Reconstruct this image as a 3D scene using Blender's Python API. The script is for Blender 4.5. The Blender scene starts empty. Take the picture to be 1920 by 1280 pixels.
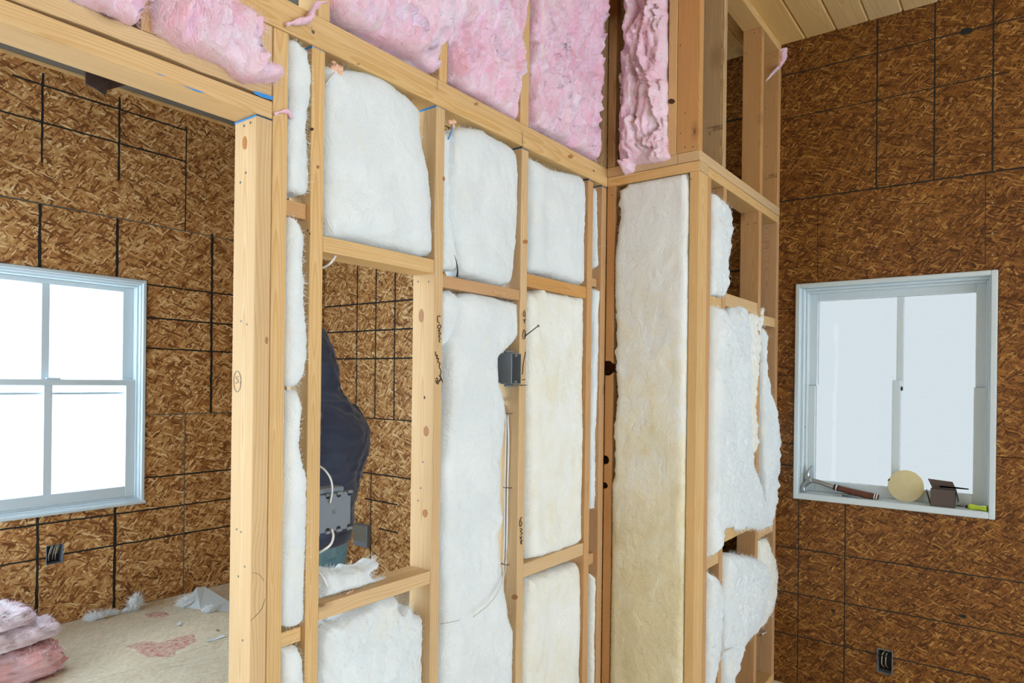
import bpy, bmesh, math, random
import numpy as np
from mathutils import Vector, Matrix, geometry
random.seed(7)
RNG = np.random.default_rng(11)
sc = bpy.context.scene
COL = sc.collection

# ------------------------------------------------------------------ camera
FPX, PCX, PCY = 1277.0, 960.0, 715.5          # focal length and principal point in pixels of the 1920x1280 frame
YAW, ROLL, EYE = 0.926688, 0.0122168, 1.5
FWD = np.array([math.sin(YAW), math.cos(YAW), 0.0])
_R = np.array([math.cos(YAW), -math.sin(YAW), 0.0]); _U = np.array([0, 0, 1.0])
RGT = math.cos(ROLL)*_R + math.sin(ROLL)*_U
UPV = -math.sin(ROLL)*_R + math.cos(ROLL)*_U
cam = bpy.data.cameras.new('camera'); cam_o = bpy.data.objects.new('camera', cam); COL.objects.link(cam_o)
cam.sensor_fit = 'HORIZONTAL'; cam.sensor_width = 36; cam.lens = FPX/1920*36
cam.shift_x = 0; cam.shift_y = (PCY-640)/1920
cam.clip_start = 0.02
m = Matrix(((RGT[0], UPV[0], -FWD[0], 0), (RGT[1], UPV[1], -FWD[1], 0), (RGT[2], UPV[2], -FWD[2], EYE), (0, 0, 0, 1)))
cam_o.matrix_world = m
sc.camera = cam_o

# ------------------------------------------------------------------ overcast daylight, exposure
world = bpy.data.worlds.new('overcast_sky'); sc.world = world; world.use_nodes = True
bgn = world.node_tree.nodes['Background']
bgn.inputs[0].default_value = (0.70, 0.865, 1.0, 1); bgn.inputs[1].default_value = 1.0
sc.view_settings.view_transform = 'Standard'; sc.view_settings.look = 'None'
sc.view_settings.gamma = 1; sc.view_settings.use_curve_mapping = False
sc.view_settings.exposure = 2.72
sc.cycles.max_bounces = 8; sc.cycles.diffuse_bounces = 3; sc.cycles.use_adaptive_sampling = True; sc.cycles.adaptive_threshold = .03; sc.cycles.adaptive_min_samples = 16; sc.cycles.transparent_max_bounces = 12
sc.cycles.caustics_reflective = False; sc.cycles.caustics_refractive = False

# ------------------------------------------------------------------ the place: main planes (metres)
YA = 1.40          # room face of the partition
TD = 0.089         # depth of a two-by-four
XB = 2.51          # face of the short return
YC = 1.00          # face of the closet wall
XD = 3.58          # inside face of the right exterior wall
YL = 4.65          # inside face of the far exterior wall
ZC = 3.225         # ceiling of the front room
ZF = 3.35          # ceiling of the far room
ZP0, ZP1, ZP2 = 2.318, 2.358, 2.398   # double top plate
XW, YS = -2.2, -3.4                   # walls behind the camera

# openings that let the daylight in: (wall, lo, hi, z0, z1)
WIN_L = (1.05, 2.147, 0.672, 2.14)      # far wall window in view, X range
WIN_L2 = (-1.7, 0.35, 0.25, 2.60)       # unseen neighbour, enlarged to brighten the far room
WIN_R = (0.09, 0.915, 0.935, 2.005)     # right wall window, Y range
WIN_S = [(-1.9, 0.1, 0.25, 2.75), (0.55, 2.75, 0.25, 2.75)]   # big rear openings, X range
WIN_W = (1.62, 4.5, 0.12, 3.05)            # unseen side opening, enlarged to brighten the far room, Y range
H90 = math.pi/2

# ------------------------------------------------------------------ pixel -> place
def ray(u, v): return FWD + (u-PCX)/FPX*RGT - (v-PCY)/FPX*UPV
def onY(u, v, Y): d = ray(u, v); p = d*(Y/d[1]); p[2] += EYE; return p
def onX(u, v, X): d = ray(u, v); p = d*(X/d[0]); p[2] += EYE; return p
def onZ(u, v, Z): d = ray(u, v); p = d*((Z-EYE)/d[2]); p[2] += EYE; return p
def zA(u, v): return float(onY(u, v, YA)[2])
def xA(u, v): return float(onY(u, v, YA)[0])
def zC(u, v): return float(onY(u, v, YC)[2])

# ------------------------------------------------------------------ numpy noise
_P = RNG.random((64, 64, 8)).astype(np.float64)
def vnoise(x, y, k=0):
    x = np.asarray(x, float); y = np.asarray(y, float)
    xi = np.floor(x).astype(int); yi = np.floor(y).astype(int); fx = x-xi; fy = y-yi
    fx = fx*fx*(3-2*fx); fy = fy*fy*(3-2*fy); P = _P[:, :, k % 8]
    a = P[xi % 64, yi % 64]; b = P[(xi+1) % 64, yi % 64]; c = P[xi % 64, (yi+1) % 64]; d = P[(xi+1) % 64, (yi+1) % 64]
    return (a*(1-fx)+b*fx)*(1-fy)+(c*(1-fx)+d*fx)*fy
def fbm(x, y, oct=4, k=0):
    s = 0; a = .5; t = 0
    for i in range(oct):
        s = s+a*vnoise(x*2**i+i*17.3, y*2**i+i*9.1, k+i); t += a; a *= .5
    return s/t*2-1

# ------------------------------------------------------------------ materials
class NT:
    def __init__(s, name):
        s.m = bpy.data.materials.new(name); s.m.use_nodes = True; s.t = s.m.node_tree
        s.b = s.t.nodes['Principled BSDF']
    def n(s, typ, **kw):
        nd = s.t.nodes.new('ShaderNode'+typ)
        for k, v in kw.items(): setattr(nd, k, v)
        return nd
    def l(s, a, b): s.t.links.new(a, b)
    def put(s, sock, v):
        if hasattr(v, 'is_linked') or isinstance(v, bpy.types.NodeSocket): s.l(v, sock)
        else: sock.default_value = v
    def math(s, op, a, b=0.0, c=None, clamp=False):
        nd = s.n('Math', operation=op, use_clamp=clamp); s.put(nd.inputs[0], a); s.put(nd.inputs[1], b)
        if c is not None: s.put(nd.inputs[2], c)
        return nd.outputs[0]
    def vmath(s, op, a, b=(0, 0, 0)):
        nd = s.n('VectorMath', operation=op); s.put(nd.inputs[0], a); s.put(nd.inputs[1], b); return nd.outputs[0]
    def noise(s, vec, scale, detail=3, rough=.5, dist=0):
        nd = s.n('TexNoise'); s.put(nd.inputs['Vector'], vec); nd.inputs['Scale'].default_value = scale
        nd.inputs['Detail'].default_value = detail; nd.inputs['Roughness'].default_value = rough; nd.inputs['Distortion'].default_value = dist
        return nd.outputs[0]
    def mapping(s, vec, scale=(1, 1, 1), rot=(0, 0, 0), loc=(0, 0, 0)):
        nd = s.n('Mapping'); s.put(nd.inputs['Vector'], vec); s.put(nd.inputs['Location'], loc)
        nd.inputs['Rotation'].default_value = rot; nd.inputs['Scale'].default_value = scale; return nd.outputs[0]
    def ramp(s, fac, stops, interp='LINEAR'):
        nd = s.n('ValToRGB'); s.put(nd.inputs[0], fac); r = nd.color_ramp; r.interpolation = interp
        while len(r.elements) > 1: r.elements.remove(r.elements[-1])
        for i, (p, c) in enumerate(stops):
            e = r.elements[0] if i == 0 else r.elements.new(p)
            e.position = p; e.color = (*c, 1) if len(c) == 3 else c
        return nd.outputs[0]
    def mix(s, fac, a, b, mode='MIX'):
        nd = s.n('Mix', data_type='RGBA', blend_type=mode); s.put(nd.inputs[0], fac)
        for i, v in ((6, a), (7, b)):
            if isinstance(v, tuple): nd.inputs[i].default_value = (*v[:3], 1)
            else: s.l(v, nd.inputs[i])
        return nd.outputs[2]
    def bump(s, h, strength=.3, dist=.002):
        nd = s.n('Bump'); nd.inputs['Strength'].default_value = strength; nd.inputs['Distance'].default_value = dist
        s.l(h, nd.inputs['Height']); s.l(nd.outputs[0], s.b.inputs['Normal'])
    def fin(s, col=None, rough=.6, spec=.3, **kw):
        if col is not None: s.put(s.b.inputs['Base Color'], (*col, 1) if isinstance(col, tuple) and len(col) == 3 else col)
        s.put(s.b.inputs['Roughness'], rough); s.b.inputs['Specular IOR Level'].default_value = spec
        for k, v in kw.items(): s.put(s.b.inputs[k.replace('_', ' ')], v)
        return s.m

def plain(name, col, rough=.6, spec=.3, **kw): return NT(name).fin(col, rough, spec, **kw)

def wood(name, light, dark, knot=(.16, .07, .025), amount=.6, rings=170, knots=.5):
    """softwood lumber, grain along the piece's own X axis"""
    t = NT(name); tc = t.n('TexCoord').outputs['Object']; rnd = t.n('ObjectInfo').outputs['Random']
    off = t.vmath('SCALE', (37.0, 11.0, 23.0)); off.node.inputs['Scale'].default_value = 1
    t.l(rnd, off.node.inputs['Scale'])
    p = t.vmath('ADD', tc, off)
    # knots: sparse points stretched a little along the grain
    kp = t.mapping(p, (3.2, 7, 7)); kw = t.noise(kp, 3, 2)
    vo = t.n('TexVoronoi', feature='F1'); t.l(kp, vo.inputs['Vector']); vo.inputs['Scale'].default_value = 1.0
    kd = vo.outputs['Distance']
    kd2 = t.math('ADD', kd, t.math('MULTIPLY', t.math('SUBTRACT', kw, .5), .05))
    kmask = t.ramp(kd2, [(0, (1, 1, 1)), (.07*knots, (1, 1, 1)), (.13*knots, (.35,)*3), (.3*knots, (0, 0, 0))])
    swirl = t.math('MULTIPLY', t.math('POWER', t.math('SUBTRACT', 1, kd, clamp=True), 7), .035)
    # growth rings around a pith outside or inside the piece
    warp = t.noise(t.mapping(p, (1.1, 5, 5)), 1.0, 2)
    pith = t.vmath('MULTIPLY', t.vmath('SUBTRACT', tc, (0, 0, 0)), (0.02, 1, 1))
    pof = t.n('CombineXYZ'); t.put(pof.inputs[1], t.math('MULTIPLY_ADD', rnd, .09, -.02)); t.put(pof.inputs[2], t.math('MULTIPLY_ADD', rnd, -.06, .05))
    q = t.vmath('ADD', pith, pof.outputs[0])
    ln = t.n('VectorMath', operation='LENGTH'); t.l(q, ln.inputs[0])
    d = t.math('ADD', ln.outputs['Value'], t.math('MULTIPLY', warp, .05)); d = t.math('ADD', d, swirl)
    ph = t.math('FRACT', t.math('MULTIPLY', d, rings))
    rg = t.ramp(ph, [(0, (0, 0, 0)), (.55, (.3,)*3), (.88, (1, 1, 1)), (1, (0, 0, 0))])
    fine = t.noise(t.mapping(p, (6, 240, 240)), 1.0, 3, .6)
    blot = t.noise(t.mapping(p, (1.2, 6, 6)), 1.0, 3, .6)
    c = t.mix(t.math('MULTIPLY', rg, amount), light, dark)
    c = t.mix(t.math('MULTIPLY', t.math('SUBTRACT', fine, .35, clamp=True), .9), c, dark)
    br = t.n('HueSaturation'); t.l(c, br.inputs['Color'])
    t.put(br.inputs['Value'], t.math('ADD', t.math('MULTIPLY_ADD', blot, .34, .80), t.math('MULTIPLY', rnd, .09)))
    t.put(br.inputs['Saturation'], t.math('MULTIPLY_ADD', rnd, .2, .9))
    c = t.mix(kmask, br.outputs[0], knot)
    t.bump(fine, .3, .0008)
    return t.fin(c, .62, .25)

def osb(name, cols, sc_=1.0, gloss=.45):
    """pressed strands: four crossed layers of long flakes"""
    t = NT(name); tc = t.n('TexCoord').outputs['Object']; rnd = t.n('ObjectInfo').outputs['Random']
    of = t.vmath('SCALE', (13.0, 29.0, 7.0)); t.l(rnd, of.node.inputs['Scale'])
    p0 = t.vmath('ADD', tc, of)
    nn = t.n('TexNoise', noise_dimensions='2D'); t.l(p0, nn.inputs['Vector']); nn.inputs['Scale'].default_value = 14*sc_; nn.inputs['Detail'].default_value = 1
    w = t.vmath('SCALE', t.vmath('SUBTRACT', nn.outputs['Color'], (.5, .5, .5))); w.node.inputs['Scale'].default_value = .028/sc_
    p = t.vmath('ADD', p0, w)
    def layer(i, ang, sx, sy):
        vo = t.n('TexVoronoi', feature='F1', voronoi_dimensions='2D')
        t.l(t.mapping(t.mapping(p, rot=(0, 0, ang)), (sx*sc_, sy*sc_, 1), loc=(i*3.1, i*1.7, 0)), vo.inputs['Vector'])
        vo.inputs['Scale'].default_value = 1.0
        sep = t.n('SeparateColor'); t.l(vo.outputs['Color'], sep.inputs[0])
        return sep, t.math('MULTIPLY_ADD', t.math('POWER', vo.outputs['Distance'], 2.0), -.16, sep.outputs[0])
    base, f = layer(0, .12, 13, 62)
    for i, (ang, sx, sy, th) in enumerate(((1.0, 15, 70, .62), (-.62, 14, 66, .62), (2.2, 17, 85, .70), (.35, 11, 75, .80))):
        sep, fi = layer(i+1, ang, sx, sy)
        hm = t.n('Mix', data_type='FLOAT'); t.l(t.math('GREATER_THAN', sep.outputs[2], th), hm.inputs[0]); t.l(f, hm.inputs[2]); t.l(fi, hm.inputs[3]); f = hm.outputs[0]
    c = t.ramp(f, cols)
    big = t.noise(p0, 2.0, 2); fine = t.noise(t.mapping(p, (40, 190, 100)), 1, 2, .6)
    hs = t.n('HueSaturation'); t.l(c, hs.inputs['Color'])
    t.put(hs.inputs['Value'], t.math('ADD', t.math('MULTIPLY_ADD', big, .36, .52), t.math('MULTIPLY', fine, .58)))
    t.bump(fine, .4, .0012)
    return t.fin(hs.outputs[0], gloss, .3)

def fibre(name, c0, c1, c2=None, bump=.6, fine=90, fac_h=None, fold_shade=0):
    """glass wool: soft matte, tangled fibre relief, slow colour drift, optional fold shading and tone by height"""
    t = NT(name); g = t.n('TexCoord').outputs['Object']; rnd = t.n('ObjectInfo').outputs['Random']
    of = t.vmath('SCALE', (5.0, 3.0, 9.0)); t.l(rnd, of.node.inputs['Scale']); p = t.vmath('ADD', g, of)
    nn = t.n('TexNoise'); t.l(p, nn.inputs['Vector']); nn.inputs['Scale'].default_value = 9; nn.inputs['Detail'].default_value = 3
    w = t.vmath('SCALE', t.vmath('SUBTRACT', nn.outputs['Color'], (.5, .5, .5))); w.node.inputs['Scale'].default_value = .16
    q = t.vmath('ADD', p, w)
    a = t.noise(t.mapping(q, (1, 1, .35)), 16, 5, .6); b = t.noise(q, fine, 4, .65); big = t.noise(p, 4.5, 3)
    if fold_shade:
        st = t.noise(t.mapping(q, (22, 22, 7)), 1.0, 4, .65, 1.2)  # stretched noise that puts fold shade and highlights into the colour
        big = t.math('ADD', t.math('MULTIPLY', big, 1-fold_shade), t.math('MULTIPLY', st, fold_shade))
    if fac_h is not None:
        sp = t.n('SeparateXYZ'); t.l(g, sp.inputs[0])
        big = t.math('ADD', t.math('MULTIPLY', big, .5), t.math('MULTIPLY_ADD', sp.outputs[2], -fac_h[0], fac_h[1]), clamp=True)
    f = t.ramp(t.math('MULTIPLY_ADD', t.math('SUBTRACT', a, .5), .8, big), [(.3, c0), (.62, c1)] + ([(.85, c2)] if c2 else []))
    t.bump(t.math('ADD', t.math('MULTIPLY', a, 1.0), t.math('MULTIPLY', b, .45)), bump, .012)
    return t.fin(f, 1.0, .0, Sheen_Weight=.35, Sheen_Roughness=.6)

M = {}
M['stud'] = wood('pine_lumber', (.745, .515, .270), (.58, .315, .110))
M['stud_fir'] = wood('fir_lumber', (.65, .375, .165), (.46, .215, .075), rings=260)
M['stud_old'] = wood('stained_lumber', (.66, .47, .26), (.30, .15, .06), amount=.8, knots=.9)
M['stud_stain'] = wood('bark_stained_lumber', (.72, .52, .28), (.40, .20, .07), knot=(.22, .09, .02), amount=.7, knots=2.2)
M['plank'] = wood('pine_ceiling_board', (.78, .55, .26), (.58, .34, .12), knots=.9, amount=.5)
M['osb'] = osb('strand_board', [(0, (.16, .055, .014)), (.25, (.345, .140, .040)), (.5, (.51, .245, .080)), (.78, (.65, .375, .150)), (.9, (.76, .51, .24)), (1, (.87, .65, .36))], 1.35)
M['osb_dark'] = osb('shaded_strand_board', [(0, (.065, .019, .004)), (.25, (.135, .046, .009)), (.55, (.205, .078, .015)), (.85, (.30, .130, .030)), (1, (.48, .26, .075))], 2.3)  # strand board with the backlit wall's shade put into its colour
M['subfloor'] = osb('dusty_subfloor', [(0, (.74, .61, .42)), (.3, (.79, .67, .48)), (.6, (.82, .71, .53)), (1, (.87, .78, .61))], 1.0, .7)
M['sheath'] = plain('black_paper', (.02, .02, .018), .8)
M['ink'] = plain('black_marker', (.02, .018, .015), .7)
M['seam_ink'] = plain('grey_green_seam', (.10, .115, .10), .7)
M['white_wool'] = fibre('white_glass_wool', (.86, .905, .93), (.79, .845, .88), (.86, .87, .83))
M['cream_wool'] = fibre('cream_glass_wool', (.88, .90, .91), (.88, .82, .66), (.80, .69, .44), fac_h=(.42, .86))  # white at the top, yellower towards the bottom
M['pale_wool'] = fibre('pale_yellow_glass_wool', (.93, .94, .92), (.89, .87, .77), (.87, .78, .56))
M['pink_wool'] = fibre('pink_glass_wool', (.96, .80, .90), (.95, .56, .72), (.90, .40, .45), bump=1.0, fine=60, fold_shade=.6)  # salmon and lavender streaks paint the shade and highlights of folds
M['salmon_wool'] = fibre('salmon_glass_wool', (.92, .62, .66), (.90, .42, .40), (.80, .30, .28), bump=.9, fine=60)
M['white_fibre'] = plain('loose_white_fibre', (.93, .94, .93), 1, 0)
M['pink_fibre'] = plain('loose_pink_fibre', (.93, .68, .76), 1, 0)
M['vinyl'] = plain('white_window_vinyl', (.62, .70, .74), .35, .5)
M['blue'] = plain('blue_chalk', (.06, .30, .72), .8)
M['box_grey'] = plain('grey_plastic', (.20, .225, .26), .45)
M['box_dark'] = plain('dark_plastic', (.02, .022, .025), .5)
M['cable'] = plain('white_cable_sheath', (.80, .80, .80), .4)
M['steel'] = plain('steel', (.40, .42, .43), .34, .5, Metallic=1.0)
M['iron'] = plain('grey_iron', (.18, .17, .16), .45, .4, Metallic=.8)
M['foam'] = plain('peach_foam', (.90, .55, .38), .6)
M['copper'] = plain('copper', (.70, .33, .16), .35, .5, Metallic=1.0)

# ------------------------------------------------------------------ object helpers
def obj(name, me, mat=None, parent=None, loc=(0, 0, 0), smooth=False):
    o = bpy.data.objects.new(name, me); COL.objects.link(o); o.location = loc
    if mat is not None and not me.materials: me.materials.append(mat)
    if smooth:
        for p in me.polygons: p.use_smooth = True
    if parent is not None: attach(o, parent)
    return o
def attach(o, parent):
    o.parent = parent
    o.matrix_parent_inverse = world_of(parent).inverted()
def world_of(o):
    mb = o.matrix_basis
    return mb if o.parent is None else world_of(o.parent) @ o.matrix_parent_inverse @ mb
def tag(o, label, cat, group=None, kind=None):
    o['label'] = label; o['category'] = cat
    if group: o['group'] = group
    if kind: o['kind'] = kind
    return o
def empty(name, loc, label, cat, group=None, kind=None):
    o = bpy.data.objects.new(name, None); COL.objects.link(o); o.location = loc; o.empty_display_size = .05
    return tag(o, label, cat, group, kind)
def mesh(name, v, f):
    me = bpy.data.meshes.new(name); me.from_pydata([tuple(map(float, p)) for p in v], [], [tuple(map(int, q)) for q in f]); me.validate(); me.update(); return me
def from_bm(name, bm):
    me = bpy.data.meshes.new(name); bm.normal_update(); bm.to_mesh(me); bm.free(); return me
def bm_box(bm, lo, hi, bevel=0, seg=1):
    lo = Vector(lo); hi = Vector(hi); c = (lo+hi)/2; s = hi-lo
    r = bmesh.ops.create_cube(bm, size=1, matrix=Matrix.Translation(c) @ Matrix.Diagonal((*s, 1)))
    if bevel:
        es = {e for v in r['verts'] for e in v.link_edges}
        bmesh.ops.bevel(bm, geom=list(es), offset=bevel, segments=seg, affect='EDGES', profile=.5)
    return bm
def box(name, lo, hi, mat, parent=None, bevel=0, seg=1):
    """axis-aligned box, origin at its centre"""
    lo = np.array(lo, float); hi = np.array(hi, float); c = (lo+hi)/2
    bm = bm_box(bmesh.new(), lo-c, hi-c, bevel, seg)
    return obj(name, from_bm(name, bm), mat, parent, c)
_AX = {'x': Matrix.Identity(3), 'y': Matrix(((0, -1, 0), (1, 0, 0), (0, 0, 1))), 'z': Matrix(((0, 0, 1), (0, 1, 0), (-1, 0, 0)))}
def lumber(name, lo, hi, axis, parent, mat='stud', lean=0.0, bevel=.0025, wane=0):
    """a piece of timber whose own X axis is its length"""
    lo = np.array(lo, float); hi = np.array(hi, float); c = (lo+hi)/2; s = (hi-lo)
    d = {'x': (s[0], s[1], s[2]), 'y': (s[1], s[0], s[2]), 'z': (s[2], s[1], s[0])}[axis]
    bm = bm_box(bmesh.new(), [-k/2 for k in d], [k/2 for k in d], bevel, 2)
    if wane:
        bmesh.ops.subdivide_edges(bm, edges=[e for e in bm.edges if abs(e.calc_length()) > .3], cuts=40)
        for v in bm.verts:
            if v.co.y < 0 and v.co.z < 0:
                n = fbm(v.co.x*7, 3.3, 3); v.co.z += wane*max(0, n+.35); v.co.y += wane*.4*max(0, n+.3)
    o = obj(name, from_bm(name, bm), M[mat]); o.location = c
    o.rotation_euler = _AX[axis].to_euler()
    if lean: o.rotation_euler.rotate_axis('Y', lean)
    attach(o, parent); return o
def evaluated(o, name=None):
    dg = bpy.context.evaluated_depsgraph_get(); dg.update()
    me = bpy.data.meshes.new_from_object(o.evaluated_get(dg)); return me
def cut(o, lo, hi=None, cyl=None):
    """real hole: boolean difference with a box or a cylinder (centre, axis, radius, depth)"""
    bm = bmesh.new()
    if cyl is None: bm_box(bm, lo, hi)
    else:
        c, ax, r, dep = cyl
        rot = Vector((0, 0, 1)).rotation_difference(Vector(ax)).to_matrix().to_4x4()
        bmesh.ops.create_cone(bm, cap_ends=True, segments=24, radius1=r, radius2=r, depth=dep, matrix=Matrix.Translation(c) @ rot)
    cm = from_bm('cutter', bm); co = bpy.data.objects.new('cutter', cm); COL.objects.link(co)
    md = o.modifiers.new('cut', 'BOOLEAN'); md.object = co; md.operation = 'DIFFERENCE'; md.solver = 'EXACT'
    me = evaluated(o); old = o.data; o.modifiers.clear(); o.data = me
    bpy.data.objects.remove(co); bpy.data.meshes.remove(cm); bpy.data.meshes.remove(old)
    return o
def smooth_path(pts, n=8):
    P = [Vector(p) for p in pts]; P = [P[0]*2-P[1]]+P+[P[-1]*2-P[-2]]; out = []
    for i in range(1, len(P)-2):
        a, b, c, d = P[i-1:i+3]
        for k in range(n):
            t = k/n
            out.append(.5*((2*b)+(-a+c)*t+(2*a-5*b+4*c-d)*t*t+(-a+3*b-3*c+d)*t**3))
    out.append(P[-2]); return out
def tube_data(pts, rad, seg=8, n=8, flat=1.0, curve=True):
    path = smooth_path(pts, n) if curve and len(pts) > 2 else [Vector(p) for p in pts]
    N = len(path); rr = rad if callable(rad) else (lambda t: rad)
    v = []; f = []; up = Vector((.31, .2, .93)).normalized()
    for i, p in enumerate(path):
        tg = (path[min(i+1, N-1)]-path[max(i-1, 0)]).normalized()
        side = tg.cross(up)
        if side.length < 1e-4: side = tg.cross(Vector((1, 0, 0)))
        side.normalize(); nn = side.cross(tg).normalized(); up = nn
        for k in range(seg):
            a = 2*math.pi*k/seg; v.append(p+side*math.cos(a)*rr(i/(N-1))+nn*math.sin(a)*rr(i/(N-1))*flat)
    for i in range(N-1):
        for k in range(seg):
            a = i*seg+k; b = i*seg+(k+1) % seg; f.append((a, b, b+seg, a+seg))
    f.append(tuple(range(seg))[::-1]); f.append(tuple((N-1)*seg+k for k in range(seg)))
    return v, f
def tube(name, pts, rad, mat, parent=None, seg=8, n=8, flat=1.0, curve=True):
    v, f = tube_data(pts, rad, seg, n, flat, curve); o0 = Vector(np.array(pts[0], float))
    return obj(name, mesh(name, [p-o0 for p in v], f), mat, parent, o0, smooth=True)
def ribbon_strokes(name, strokes, place, width, mat, parent, lift=.0012):
    """flat pen strokes: 2-D polylines laid on a face by place(a, b) -> (point, normal)"""
    v = []; f = []
    for s in strokes:
        pts = [Vector((a, b, 0)) for a, b in s]; pts = smooth_path(pts, 5) if len(pts) > 2 else pts
        for i, p in enumerate(pts):
            tg = (pts[min(i+1, len(pts)-1)]-pts[max(i-1, 0)]); nrm = Vector((-tg.y, tg.x, 0)); nrm = nrm.normalized() if nrm.length else Vector((1, 0, 0))
            for sgn in (1, -1):
                q = p+nrm*sgn*width/2; P, nn = place(q.x, q.y); v.append(Vector(P)+Vector(nn)*lift)
            if i: k = len(v); f.append((k-4, k-3, k-1, k-2))
    o0 = v[0].copy()
    return obj(name, mesh(name, [p-o0 for p in v], f), mat, parent, o0)
def oval(name, c, e1, e2, nrm, mat, parent, n=18, thick=.0008, jag=.12):
    """thin irregular disc, e1/e2 its half axes"""
    c = Vector(c); e1 = Vector(e1); e2 = Vector(e2); nrm = Vector(nrm); v = []; f = []
    for lay in (0, 1):
        for k in range(n):
            a = 2*math.pi*k/n; s = 1+jag*(random.random()-.5)*(1 if lay == 0 else 1)
            v.append((e1*math.cos(a)+e2*math.sin(a))*s*(1 if lay == 0 else .92)+nrm*(0 if lay == 0 else thick))
    for k in range(n): f.append((k, (k+1) % n, n+(k+1) % n, n+k))
    f.append(tuple(n+k for k in range(n)))
    return obj(name, mesh(name, v, f), mat, parent, c)
# ================================================================== SETTING
ROT = {'Y': Matrix.Rotation(H90, 4, 'X'), 'X': Matrix.Rotation(-H90, 4, 'Z') @ Matrix.Rotation(H90, 4, 'X'), 'Z': Matrix.Identity(4),
       'y': Matrix.Rotation(math.pi, 4, 'Z') @ Matrix.Rotation(H90, 4, 'X'), 'x': Matrix.Rotation(H90, 4, 'Z') @ Matrix.Rotation(H90, 4, 'X')}
def W(plane, c, a, z):
    """point on a wall: plane Y/y (wall at Y=c, a is X) or X/x (wall at X=c, a is Y)"""
    return (a, c, z) if plane in 'Yy' else (c, a, z)
def sheet(name, plane, c, a0, a1, z0, z1, th, mat, parent, holes=(), bevel=.0015):
    """board whose face lies on the wall plane; its own XY is the face"""
    w, h = a1-a0, z1-z0
    bm = bm_box(bmesh.new(), (-w/2, -h/2, -th), (w/2, h/2, 0), bevel, 1)
    o = obj(name, from_bm(name, bm), mat); o.location = W(plane, c, (a0+a1)/2, (z0+z1)/2)
    o.rotation_euler = ROT[plane].to_euler()
    for (h0, h1, k0, k1) in holes:
        sg = -1 if plane in 'Xy' else 1
        p, q = sorted((sg*(h0-(a0+a1)/2), sg*(h1-(a0+a1)/2)))
        x0, x1, y0, y1 = p, q, k0-(z0+z1)/2, k1-(z0+z1)/2
        if x1 < -w/2 or x0 > w/2 or y1 < -h/2 or y0 > h/2: continue
        lw = Matrix.Translation(o.location) @ ROT[plane]
        P = [lw @ Vector((x, y, zz)) for x in (x0, x1) for y in (y0, y1) for zz in (-th-.03, .03)]
        cut(o, [min(q[i] for q in P) for i in range(3)], [max(q[i] for q in P) for i in range(3)])
    if parent is not None: attach(o, parent)
    return o
def strip(parent, plane, c, a0, z0, a1, z1, w, mat='ink', name='marking_line'):
    """rough painted line on a wall, a little uneven along its edges"""
    L = math.hypot(a1-a0, z1-z0); n = max(4, int(L/.03)); v = []; f = []
    da, dz = (a1-a0)/L, (z1-z0)/L; nrm = {'Y': (0, -1, 0), 'X': (-1, 0, 0), 'y': (0, 1, 0), 'x': (1, 0, 0)}[plane]
    lift = random.uniform(.0004, .0010)
    for i in range(n+1):
        s = L*i/n; wob = random.uniform(-1, 1)*w*.10
        for sg in (-1, 1):
            ww = sg*w/2*random.uniform(.7, 1.15)+wob
            p = np.array(W(plane, c, a0+da*s-dz*ww, z0+dz*s+da*ww))+np.array(nrm)*lift; v.append(p)
        if i: k = len(v); f.append((k-4, k-3, k-1, k-2))
    b = v[0].copy()
    return obj(name, mesh(name, [p-b for p in v], f), M[mat], parent, b)

def osb_wall(name, label, plane, c, a0, a1, rows, openings, mat, holes=(), thick=.13, far_mat=None):
    sgn = 1 if plane in 'YX' else -1
    root = empty(name, W(plane, c, (a0+a1)/2, 0), label, 'wall', kind='structure')
    for z0, z1, cuts in rows:
        xs = [a0]+[k for k in cuts if a0 < k < a1]+[a1]
        for p, q in zip(xs[:-1], xs[1:]):
            sheet('strand_board_panel', plane, c, p+.0012, q-.0012, z0+.0012, z1-.0012,   .011, M[far_mat[1] if far_mat and p >= far_mat[0]-.01 else mat], root, list(openings)+list(holes))
    z0, z1 = rows[0][0], rows[-1][1]; ex = thick if plane in 'Yy' else .0111
    # black building paper and framing depth behind the boards
    b = box('sheathing', [min(k) for k in zip(W(plane, c+.0112*sgn, a0-ex, z0), W(plane, c+thick*sgn, a1+ex, z1))],
            [max(k) for k in zip(W(plane, c+.0112*sgn, a0-ex, z0), W(plane, c+thick*sgn, a1+ex, z1))], M['sheath'])
    for (h0, h1, k0, k1) in openings:
        P = [W(plane, c-.05, h0, k0), W(plane, c+.05+thick*sgn, h1, k1)] if sgn > 0 else [W(plane, c+.05, h0, k0), W(plane, c-.05-thick, h1, k1)]
        cut(b, [min(k) for k in zip(*P)], [max(k) for k in zip(*P)])
    for (h0, h1, k0, k1) in holes:
        P = [W(plane, c-.05*sgn, h0, k0), W(plane, c+.075*sgn, h1, k1)]
        cut(b, [min(k) for k in zip(*P)], [max(k) for k in zip(*P)])
    attach(b, root)
    return root

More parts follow.
